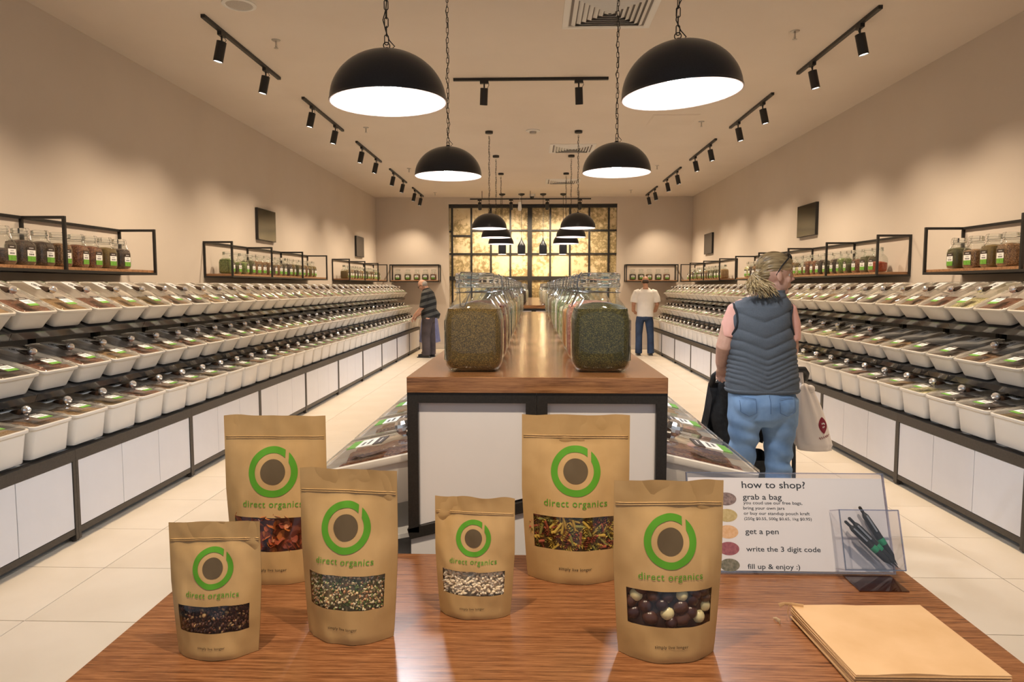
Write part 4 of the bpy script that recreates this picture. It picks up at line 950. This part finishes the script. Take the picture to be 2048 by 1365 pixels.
for i in range(NV + 1):
    z = .940 + (1.5275 - .940) * i / NV; hx, hy, cx = pf(z); rg_ = []
    for j in range(NA):
        a = 2 * PI * j / NA; c_, s_ = math.cos(a), math.sin(a); k = 1 / (abs(c_) ** 2.5 + abs(s_) ** 2.5) ** (1 / 2.5)
        x, y = hx * k * c_, hy * k * s_; dsp = quilt(x, z, y) + .0025 * noise.noise((x * 22, y * 22, z * 34)); r = math.hypot(x, y)
        rg_.append((cx + x * (1 + dsp / r), y * (1 + dsp / r), z))
    rings.append(rg_)
hx, hy, cx = pf(1.5275); rings.append([(cx + (p[0] - cx) * .9, p[1] * .9, 1.522) for p in rings[-1]]); rings.append([(cx + (p[0] - cx) * .86, p[1] * .86, 1.48) for p in rings[-2]])
q.loft(rings, 0, False, False)
vest = obj('quilted_vest', q.mesh('quilted_vest', VEST, 180), wom)
for s in (-1, 1):
    q = MB(); pts = []
    for k in range(28):
        a = 2 * PI * k / 28; z = 1.350 + .100 * math.sin(a); hx, hy, cx = pf(z); yy = .085 * math.cos(a); pts.append((cx + s * (hx * max(0, 1 - abs(yy / (hy + .004)) ** 2.5) ** (1 / 2.5) + .010), yy, z))
    q.tube(pts, .0065, 8, closed=True); obj('armhole_trim', q.mesh('armhole_trim', P('black_trim', (.02, .02, .022), .8), 180), vest)
q = MB(); rr = []
for z, e in ((.934, .004), (.940, .011), (.952, .011), (.958, .004)):
    hx, hy, cx = pf(max(.94, z)); rr.append([(cx + (hx + e) * math.copysign(abs(math.cos(a)) ** .8, math.cos(a)), (hy + e) * math.copysign(abs(math.sin(a)) ** .8, math.sin(a)), z) for a in lin(0, 2 * PI, 60)[:-1]])
q.loft(rr, 0, False, False); obj('hem_band', q.mesh('hem_band', VEST, 180), vest)
# jeans
DEN = noisy('light_denim', (.115, .21, .37), (.25, .38, .57), 7, .8, 6, bmp=.15, lo=.3, hi=.7)
b = MB()
b.tube([(0, 0, 1.00), (0, -.004, .93), (.004, -.012, .87), (.006, -.008, .80), (.006, 0, .76)], [(.178, .118), (.192, .132), (.195, .145), (.180, .138), (.13, .10)], 24, ref=(1, 0, 0))
for x, k in ((-.094, 1.0), (.110, 1.06)):
    b.tube([(x * .92, -.012, .90), (x * .98, -.006, .78), (x, .004, .64), (x * 1.03, .010, .52), (x * 1.05, -.006, .40), (x * 1.05, -.02, .26), (x * 1.05, -.02, .09)], [(.100 * k, .125), (.099 * k, .115), (.080 * k, .092), (.070 * k, .076), (.070 * k, .076), (.062 * k, .068), (.056 * k, .06)], 18, ref=(1, 0, 0))
for x in (-.085, .095): b.ball((x, -.075, .865), (.092, .075, .085), 14, 10)
me = remesh(b, 'jeans', DEN, .008, 6)
for p in me.vertices:
    c_ = p.co; x = .110 if c_.x > 0 else -.094; r = Vector((c_.x - x, c_.y, 0)); r = r.normalized() if r.length > 1e-4 else Vector((0, 0, 0))
    k = max(0, min(1, (.83 - c_.z) / .1)); fold = math.sin(c_.z * 62 + 3.2 * noise.noise((c_.x * 6, c_.y * 6, c_.z * 5)) + c_.x * 22) * .0075 * k * (.6 + .8 * noise.noise((c_.x * 9, c_.y * 9, c_.z * 9 + 4)))
    p.co = c_ + r * fold
jn = obj('jeans', me, wom)
STI = P('denim_stitch', (.07, .13, .25), .8)
def surf_y(x, z): 
    best = 0
    for p in me.vertices:
        if abs(p.co.x - x) < .012 and abs(p.co.z - z) < .012 and p.co.y < best: best = p.co.y
    return best - .003
for pts in ([(.055, .915), (.145, .925), (.148, .84), (.105, .815), (.062, .835), (.055, .915)], [(-.16, .925), (-.075, .915), (-.07, .835), (-.11, .815), (-.155, .84), (-.16, .925)], [(.0, .94), (.004, .90), (.006, .86), (.008, .82)]):
    q = MB(); P3 = []
    for a_, b_ in zip(pts, pts[1:]):
        for s in lin(0, 1, 4)[:-1]: x, z = a_[0] + (b_[0] - a_[0]) * s, a_[1] + (b_[1] - a_[1]) * s; P3.append((x, surf_y(x, z), z))
    q.tube(P3, .0014, 5); obj('pocket_seam' if len(pts) > 4 else 'back_seam', q.mesh('pocket_seam', STI, 180), jn)
for x in (-.1, .118):
    q = MB(); q.tube([(x, -.055, .05), (x, .02, .055), (x * 1.03, .09, .05), (x * 1.06, .17, .035)], [(.042, .042), (.048, .044), (.046, .036), (.036, .026)], 14); q.bb(x - .045, x + .045, -.09, .20, .0, .018); obj('shoe', remesh(q, 'shoe', P('shoe_white', (.65, .63, .6), .6), .008, 3), wom)
# hair
HAIR = noisy('blonde_hair', (.15, .092, .040), (.52, .375, .18), 60, .38, 4, (.14, 1, 1), bmp=.3, lo=.30, hi=.68)
HAIR2 = noisy('blonde_ends', (.34, .225, .095), (.70, .53, .28), 40, .40, 4)
b = MB(); b.ball((0, -.014, .058), (.080, .100, .080), 22, 14); b.ball((0, -.062, .012), (.064, .052, .050), 16, 10); b.ball((0, .050, .085), (.055, .040, .030), 12, 8)
for s in (-1, 1): b.ball((s * .062, .028, .058), (.020, .045, .026), 10, 8)
b.ball((0, -.112, -.005), (.026, .030, .026), 10, 8); xf(b, HM)
hm = remesh(b, 'hair', HAIR, .0034, 10); TIE = HM @ Vector((0, -.125, -.012))
for p in hm.vertices:
    v = p.co - TIE; l = HM.inverted() @ p.co; ang = math.atan2(l.x, l.z + .02); p.co += (p.co - HM @ Vector((0, -.01, .02))).normalized() * (.0020 * math.sin(ang * 26 + 3 * noise.noise(l * 9)) + .0016 * math.sin(ang * 61 + 4 * noise.noise(l * 7 + Vector((3, 1, 2)))))
hair = obj('hair', hm, wom)
q = MB(); q.tube([TIE + (HM.to_3x3() @ Vector((.020 * math.cos(a), 0.002, .020 * math.sin(a)))) for a in lin(0, 2 * PI, 12)[:-1]], .006, 6, closed=True); obj('hair_tie', q.mesh('hair_tie', RUBBER, 180), hair)
q = MB(); rg = random.Random(5)
for i in range(150):
    ex = rg.gauss(-.06, .045); ez = 1.492 + rg.uniform(-.012, .05) + .12 * abs(ex + .05); ey = -.128 - rg.uniform(0, .045); e = Vector((ex, ey, ez)); o_ = Vector((rg.uniform(-.014, .014), rg.uniform(-.014, .014), rg.uniform(-.014, .014)))
    m1 = TIE + o_ + Vector((-.02 + (ex + .05) * .25, -.05 - rg.uniform(0, .02), -.012)); m2 = m1.lerp(e, .55) + Vector((rg.uniform(-.012, .012), -.012, rg.uniform(-.004, .012)))
    pts = []
    for s in lin(0, 1, 7):
        p = (TIE + o_) * (1 - s) ** 3 + m1 * 3 * s * (1 - s) ** 2 + m2 * 3 * s * s * (1 - s) + e * s ** 3; pts.append(p + Vector((.009 * s * math.sin(s * 9 + i * .35), .006 * s * math.cos(s * 8 + i * .5), 0)))
    q.tube(pts, [(.0052, .0026)] * 6 + [(.004, .002), (.0012, .0008)], 5, i % 2)
pt = obj('ponytail', q.mesh('ponytail', [HAIR, HAIR2], 180), hair)
# sunglasses pushed up on the hair
sg = thing('sunglasses', 'dark sunglasses pushed up on the blonde hair', 'sunglasses', (WX, WY, 0)); GM = HM @ Matrix.Translation((0, .040, .090)) @ Euler((math.radians(30), 0, 0)).to_matrix().to_4x4()
for s in (-1, 1):
    q = MB(); q.ball((s * .034, .030, .01), (.029, .006, .022), 14, 8); xf(q, GM); obj('lens', q.mesh('lens', SCREEN, 180), sg)
    q = MB(); q.tube([(s * .062, .026, .016), (s * .084, .0, .010), (s * .088, -.05, -.01), (s * .082, -.10, -.045)], [(.006, .0025), (.005, .002), (.004, .002), (.004, .002)], 8); xf(q, GM); obj('temple', q.mesh('temple', RUBBER, 180), sg)
q = MB(); q.tube([(-.010, .034, .016), (0, .037, .019), (.010, .034, .016)], .003, 6); xf(q, GM); obj('bridge', q.mesh('bridge', RUBBER, 180), sg)

# ---- pram -------------------------------------------------------------------
FAB = noisy('black_fabric', (.010, .010, .011), (.022, .022, .024), 40, .75, bmp=.3)
pr = thing('pram', 'black folding pram in front of the person in the vest', 'pram', (WX + .035, WY + .40, 0))
def ptube(name, pts, r, mat, n=8):
    q = MB(); q.tube(pts, r, n); return obj(name, q.mesh(name, mat, 180), pr)
ptube('handle_bar', [(-.20, .10, .90), (-.20, .02, .975), (-.18, -.03, 1.01), (0, -.05, 1.02), (.27, -.04, 1.025), (.36, -.01, 1.02), (.39, .03, .99), (.395, .06, .95)], .019, RUBBER, 12)
for s, x in ((-1, -.20), (1, .385)):
    ptube('side_tube', [(x, .06, .955), (x, .20, .72), (x * .95, .42, .42), (x * .6, .72, .16)], .013, STEEL); ptube('rear_tube', [(x, .22, .70), (x * .92, .10, .40), (x * .88, .04, .13)], .013, STEEL)
wm = MB(); wm.tube([(0, .118 * math.cos(a), .118 * math.sin(a)) for a in lin(0, 2 * PI, 28)[:-1]], [(.019, .026)] * 28, 10, closed=True, ref=(1, 0, 0)); wme = wm.mesh('tyre', RUBBER, 180)
hm_ = MB()
for k in range(5): a = 2 * PI * k / 5; hm_.bar((0, 0, 0), (0, .105 * math.cos(a), .105 * math.sin(a)), .014, 0, (1, 0, 0))
hm_.tube([(-.025, 0, 0), (.025, 0, 0)], .022, 12); hme = hm_.mesh('hub', P('grey_hub', (.2, .2, .21), .4))
for x, y, z in ((-.27, .04, .1445), (.405, .04, .1445), (-.09, .74, .1445), (.09, .74, .1445)):
    o = obj('tyre', wme, pr, (x, y, z)); obj('hub', hme, o)
q = MB()
for rr_ in (0,):
    S = [(-.02, .12, .80), (.06, .20, .62), (.16, .30, .48), (.40, .30, .46), (.46, .34, .40)]
q.loft([[( -.20, y, z), (-.22, y + .03, z + .10), (.22, y + .03, z + .10), (.20, y, z), (.18, y + .02, z + .015), (-.18, y + .02, z + .015)] for _, y, z in ((0, .06, .82), (0, .16, .62), (0, .26, .48), (0, .44, .46), (0, .56, .42))]); obj('seat', q.mesh('seat', FAB, 60), pr)
q = MB(); rg = random.Random(9)
rings = []
for i, z in enumerate(lin(.48, 1.0, 10)):
    s = i / 10; hw = .045 + .05 * math.sin(PI * s) ** .7 + .015 * noise.noise((z * 14, 0, 3)); rings.append([(-.085 - .03 * math.sin(PI * s) + .75 * hw * math.cos(a) * (1 + .25 * noise.noise((z * 12, a, 1))), .10 + .06 * (1 - s) + .085 * math.sin(a), z) for a in lin(0, 2 * PI, 16)[:-1]])
q.loft(rings); obj('folded_hood', q.mesh('folded_hood', FAB, 60), pr)
q = MB(); q.loft([rrect(.19, .15, .03, .235, 3, 0, .19), rrect(.21, .17, .03, .30, 3, 0, .19), rrect(.22, .18, .03, .42, 3, 0, .19), rrect(.215, .175, .03, .42, 3, 0, .19), rrect(.20, .16, .03, .25, 3, 0, .19)], 0, True, True); obj('basket', q.mesh('basket', FAB, 50), pr)
q = MB(); q.ball((.03, .06, .50), (.06, .05, .05), 12, 8); obj('rolled_blanket', q.mesh('rolled_blanket', P('pale_blanket', (.62, .52, .46), .9), 180), pr)
q = MB(); q.bb(-.02, .02, .0, .03, .20, .235); q.lathe([(.02, .185), (.03, .20)], 10, (0, .015, 0), cap0=True, cap1=True); obj('brake_pedal', q.mesh('brake_pedal', P('red_plastic', (.35, .03, .03), .4)), pr)
# ---- shopping bag -------------------------------------------------------------
BAG = P('thin_white_film', (.86, .77, .70), .35)
bg = thing('shopping_bag', 'thin white plastic shopping bag with red emblem hanging from the pram handle', 'shopping bag', (WX + .425, WY + .40, .50))
def bagp(a, s):
    z = .43 * s; w_ = .105 * (1 - s) ** .45 * .95 + .018 + .012 * math.sin(s * PI); d_ = .055 * (1 - s) ** .5 + .016
    if s < .06: w_ *= .9; d_ *= .85
    n_ = 1 + .10 * noise.noise((math.cos(a) * 2.5, math.sin(a) * 2.5, s * 1.5)) + .10 * math.sin(a * 9 + 2 * s) * s
    return Vector((.055 * (1 - s) ** 1.2 - .03 * s + w_ * math.cos(a) * n_, d_ * math.sin(a) * n_, z))
q = MB(); q.loft([[bagp(a, s) for a in lin(0, 2 * PI, 48)[:-1]] for s in lin(0, 1, 26)], 0, True, True); obj('sack', q.mesh('sack', BAG, 180), bg)
q = MB(); q.tube([(-.03, .0, .41), (-.045, -.015, .47), (-.05, -.015, .515), (-.05, .02, .54), (-.048, .055, .52), (-.04, .05, .46), (-.03, .01, .41)], [(.016, .006)] * 7, 8); obj('carry_handle', q.mesh('carry_handle', BAG, 180), bg)
q = MB(); q.ball((.01, -.012, .395), (.032, .024, .028), 12, 8); obj('knot', q.mesh('knot', BAG, 180), bg)
def onbag(x, z, off=.002):
    s = z / .43; best = None
    for a in lin(-PI, 0, 120):
        p = bagp(a, s)
        if best is None or abs(p.x - x) < abs(best.x - x): best = p
    return Vector((x, best.y - off, z))
REDI = P('red_print', (.22, .012, .030), .5)
q = MB(); c0 = onbag(.085, .165); L0 = []
for i in range(13):
    s = i / 12; z = .115 + .105 * s; w_ = .030 * math.sin(PI * min(1, max(0, s))) ** .8 + .0012; L0.append((z, w_))
for (za, wa), (zb, wb) in zip(L0, L0[1:]):
    cxa, cxb = .084 - .12 * (za - .165), .084 - .12 * (zb - .165)
    for k in range(4): q.quad([onbag(cxa + wa * (k / 2 - 1), za), onbag(cxa + wa * ((k + 1) / 2 - 1), za), onbag(cxb + wb * ((k + 1) / 2 - 1), zb), onbag(cxb + wb * (k / 2 - 1), zb)])
obj('red_emblem', q.mesh('red_emblem', REDI, 180), bg)
q = MB()
for x, z in ((.078, .178), (.088, .180), (.096, .176), (.084, .156), (.094, .158)):
    q.quad([onbag(x - .003, z - .005, .0035), onbag(x + .003, z - .005, .0035), onbag(x + .003, z + .005, .0035), onbag(x - .003, z + .005, .0035)])
obj('emblem_marks', q.mesh('emblem_marks', LWHITE), bg)
q = MB(); q.tube([onbag(.055 + .075 * s, .085 + .018 * s + .007 * math.sin(s * 34), .003) for s in lin(0, 1, 40)], .0013, 5); obj('script_print', q.mesh('script_print', REDI), bg)

# ---- generic far figures -----------------------------------------------------
def shoes(parent, pos, rz, mat):
    for x, y in pos:
        q = MB(); q.tube([(0, -.07, .05), (0, .02, .055), (0, .10, .045), (0, .18, .032)], [(.04, .045), (.046, .05), (.046, .04), (.038, .028)], 12); q.bb(-.042, .042, -.10, .20, 0, .02); obj('shoe', remesh(q, 'shoe', mat, .010, 3), parent, (x, y, 0), (0, 0, rz))
# man in white tee, back to camera
mp = atz(1289, 711, 0)
mw = thing('person', 'bald person in white tee shirt and dark jeans standing at the far right', 'person', (mp.x, mp.y, 0))
HM2 = Matrix.Translation((0, .03, 1.655)) @ Euler((-.22, 0, -.06)).to_matrix().to_4x4()
b = MB(); add_head(b, HM2); b.tube([(0, -.01, 1.50), (0, 0, 1.42), (0, 0, 1.2), (0, 0, .9)], [(.09, .07), (.17, .10), (.16, .11), (.16, .11)], 18, ref=(1, 0, 0))
for s in (-1, 1):
    b.tube([(s * .17, 0, 1.43), (s * .235, -.01, 1.33), (s * .262, -.02, 1.14), (s * .245, .12, 1.00), (s * .20, .22, .97)], [(.062, .062), (.056, .056), (.046, .046), (.042, .042), (.030, .030)], 12); add_hand(b, (s * .20, .22, .97), (-s * .3, 1, -.1), (0, 0, -1), .5)
    b.tube([(s * .10, 0, .88), (s * .12, 0, .5), (s * .13, 0, .08)], [.085, .06, .045], 12)
obj('body', remesh(b, 'body', SKIN2, .010, 4), mw); eyes(mw, HM2)
b = MB(); b.tube([(0, -.005, 1.52), (0, 0, 1.47), (0, 0, 1.42), (0, 0, 1.28), (0, 0, 1.10), (0, 0, .95), (0, 0, .865)], [(.075, .07), (.13, .095), (.195, .115), (.195, .13), (.185, .128), (.182, .13), (.185, .132)], 22, ref=(1, 0, 0))
for s in (-1, 1): b.tube([(s * .13, 0, 1.44), (s * .20, 0, 1.41), (s * .25, -.01, 1.30), (s * .272, -.015, 1.19)], [(.06, .07), (.078, .08), (.074, .074), (.072, .072)], 14)
obj('tee_shirt', remesh(b, 'tee_shirt', noisy('white_cotton', (.74, .70, .66), (.80, .76, .72), 6, .85, bmp=.15), .011, 4), mw)
b = MB(); b.tube([(0, 0, .93), (0, -.005, .86), (0, -.005, .80)], [(.172, .118), (.178, .128), (.165, .12)], 20, ref=(1, 0, 0))
for x, lean in ((-.115, -.02), (.085, .05)):
    b.tube([(x * .85, 0, .86), (x + lean * .3, 0, .72), (x + lean * .8, .01, .48), (x + lean * .9, -.01, .30), (x + lean, -.01, .045)], [(.098, .115), (.094, .10), (.078, .085), (.076, .084), (.080, .088)], 16, ref=(1, 0, 0))
obj('jeans', remesh(b, 'jeans', noisy('dark_denim', (.012, .026, .065), (.03, .058, .125), 5, .8, bmp=.1), .011, 4), mw)
shoes(mw, [(-.135, 0), (.135, 0)], 0, P('black_shoe', (.03, .028, .027), .4))
b = MB(); b.ball((0, -.045, -.012), (.079, .066, .055), 16, 10); xf(b, HM2); obj('hair', remesh(b, 'hair', P('short_dark_hair', (.06, .04, .03), .8), .010, 3), mw)
# older man in striped jumper, side on, looking down at the left bins
op = atz(857, 715, 0)
om = thing('person', 'grey-haired person in striped dark jumper bending over the far left bins', 'person', (op.x, op.y, 0), (0, 0, PI / 2 - .12))   # faces -X
HM3 = Matrix.Translation((0, .12, 1.575)) @ Euler((-.62, 0, 0)).to_matrix().to_4x4()
b = MB(); add_head(b, HM3); b.tube([(0, .05, 1.48), (0, 0, 1.40), (0, -.03, 1.2), (0, 0, .9)], [(.08, .07), (.15, .10), (.13, .10), (.11, .09)], 18, ref=(1, 0, 0))
for s in (-1, 1):
    b.tube([(s * .16, .02, 1.40), (s * .205, .03, 1.28), (s * .21, .07, 1.10), (s * .17, .20, .97), (s * .12, .285, .90)], [(.06, .06), (.055, .055), (.046, .046), (.042, .042), (.030, .030)], 12); add_hand(b, (s * .12, .285, .90), (-s * .2, .6, -.8), (0, -.6, -.5), .5)
    b.tube([(s * .09, -.02, .88), (s * .10, .0, .5), (s * .10, -.02, .08)], [.085, .06, .045], 12)
obj('body', remesh(b, 'body', SKIN, .010, 4), om); eyes(om, HM3)
STRIPE = P('striped_knit', (.04, .05, .045), .9); gz = nd(STRIPE, 'ShaderNodeTexCoord'); sx = nd(STRIPE, 'ShaderNodeSeparateXYZ'); lk(STRIPE, gz.outputs['Object'], sx.inputs[0]); ma = nd(STRIPE, 'ShaderNodeMath', operation='MULTIPLY_ADD'); lk(STRIPE, sx.outputs[1], ma.inputs[0]); ma.inputs[1].default_value = .35; lk(STRIPE, sx.outputs[2], ma.inputs[2])
m2_ = nd(STRIPE, 'ShaderNodeMath', operation='MULTIPLY'); lk(STRIPE, ma.outputs[0], m2_.inputs[0]); m2_.inputs[1].default_value = 7.4; fr = nd(STRIPE, 'ShaderNodeMath', operation='FRACT'); lk(STRIPE, m2_.outputs[0], fr.inputs[0])
lk(STRIPE, ramp(STRIPE, fr.outputs[0], [(.46, (.016, .017, .018)), (.54, (.085, .085, .078))]), bsdf(STRIPE).inputs['Base Color'])
b = MB(); b.tube([(0, .05, 1.50), (0, .03, 1.45), (0, -.005, 1.38), (0, -.03, 1.22), (0, -.02, 1.05), (0, -.01, .92), (0, -.02, .86)], [(.075, .075), (.13, .105), (.175, .135), (.175, .16), (.172, .165), (.175, .165), (.172, .16)], 22, ref=(1, 0, 0)); b.tube([(0, -.13, .98), (0, -.21, .92), (0, -.19, .86)], [(.10, .05), (.08, .045), (.06, .03)], 10)
for s in (-1, 1): b.tube([(s * .12, .01, 1.42), (s * .18, .02, 1.38), (s * .215, .03, 1.27), (s * .22, .07, 1.09)], [(.06, .07), (.078, .08), (.072, .072), (.068, .068)], 14)
obj('jumper', remesh(b, 'jumper', STRIPE, .011, 4), om)
b = MB(); b.tube([(0, -.01, .94), (0, -.015, .86), (0, -.01, .78)], [(.165, .135), (.168, .14), (.15, .12)], 20, ref=(1, 0, 0))
for s, dy in ((-1, .02), (1, -.045)): b.tube([(s * .085, -.01, .84), (s * .092, dy * .4, .70), (s * .098, dy + .01, .46), (s * .098, dy, .28), (s * .098, dy, .05)], [(.092, .12), (.09, .108), (.076, .098), (.074, .094), (.074, .096)], 16, ref=(1, 0, 0))
obj('trousers', remesh(b, 'trousers', noisy('charcoal_cloth', (.055, .042, .045), (.085, .068, .07), 5, .85, bmp=.1), .011, 4), om)
shoes(om, [(-.098, .02), (.098, -.045)], 0, P('black_shoe', (.012, .012, .013), .35))
b = MB(); b.ball((0, -.055, -.002), (.078, .062, .070), 16, 10); b.ball((.06, -.02, .0), (.02, .045, .035), 10, 8); b.ball((-.06, -.02, .0), (.02, .045, .035), 10, 8); xf(b, HM3); obj('hair', remesh(b, 'hair', P('grey_hair', (.42, .40, .38), .8), .010, 3), om)
gl = thing('eyeglasses', 'thin dark eyeglasses on the older stooping person', 'eyeglasses', (op.x, op.y, 0), (0, 0, PI / 2 - .12))
for s in (-1, 1):
    q = MB(); q.tube([(s * .032 + .024 * math.cos(a), .098, .004 + .017 * math.sin(a)) for a in lin(0, 2 * PI, 16)[:-1]], .003, 5, closed=True); q.tube([(s * .056, .098, .008), (s * .080, .04, .006), (s * .082, -.01, .0)], .003, 5); xf(q, HM3); obj('rim', q.mesh('rim', RUBBER, 180), gl)
# person in a blue skirt, almost wholly behind him
sp = Vector((op.x + .01 - .012, op.y + .62, 0))
sk = thing('person', 'person in blue skirt and navy top mostly hidden behind the stooping person', 'person', (aty(859.5, 660, sp.y).x, sp.y, 0), (0, 0, PI / 2))
HM4 = Matrix.Translation((0, .06, 1.42)) @ Euler((-.5, 0, 0)).to_matrix().to_4x4() @ Matrix.Scale(.93, 4)
b = MB(); add_head(b, HM4); b.tube([(0, .03, 1.32), (0, 0, 1.25), (0, 0, 1.05), (0, 0, .85)], [(.07, .06), (.14, .09), (.13, .10), (.14, .11)], 18, ref=(1, 0, 0))
for s in (-1, 1):
    b.tube([(s * .14, 0, 1.24), (s * .175, .02, 1.1), (s * .17, .08, .98), (s * .10, .17, .96)], [.05, .044, .038, .027], 12); add_hand(b, (s * .10, .17, .96), (-s * .5, .8, 0), (0, 0, -1), .5, .9); b.tube([(s * .07, 0, .8), (s * .075, 0, .4), (s * .075, -.01, .07)], [.08, .052, .036], 12)
obj('body', remesh(b, 'body', SKIN, .010, 4), sk); eyes(sk, HM4)
b = MB(); b.tube([(0, .02, 1.33), (0, 0, 1.27), (0, 0, 1.1), (0, 0, .86)], [(.075, .07), (.15, .10), (.15, .12), (.17, .15)], 18, ref=(1, 0, 0))
for s in (-1, 1): b.tube([(s * .12, 0, 1.25), (s * .17, .01, 1.15), (s * .18, .03, 1.06)], .06, 12)
obj('top', remesh(b, 'top', P('navy_knit', (.02, .025, .06), .9), .011, 4), sk)
q = MB(); rings = []
for z, r in ((.95, .145), (.86, .17), (.70, .195), (.50, .215), (.33, .232), (.30, .236)): rings.append([((r * .95) * math.cos(a) * (1 + .04 * math.sin(8 * a) * (1 - z)), r * math.sin(a) * (1 + .04 * math.sin(8 * a + 1) * (1 - z)), z + (.02 * math.cos(a) if z < .35 else 0)) for a in lin(0, 2 * PI, 64)[:-1]])
q.loft(rings, 0, True, False); obj('skirt', q.mesh('skirt', noisy('blue_cotton', (.17, .19, .36), (.24, .26, .45), 8, .85), 180), sk)
shoes(sk, [(-.08, 0), (.08, 0)], 0, P('tan_shoe', (.20, .13, .09), .5))
b = MB(); b.ball((0, -.02, .04), (.082, .10, .09), 16, 10); xf(b, HM4); obj('hair', remesh(b, 'hair', P('brown_hair', (.12, .08, .05), .7), .012, 3), sk)
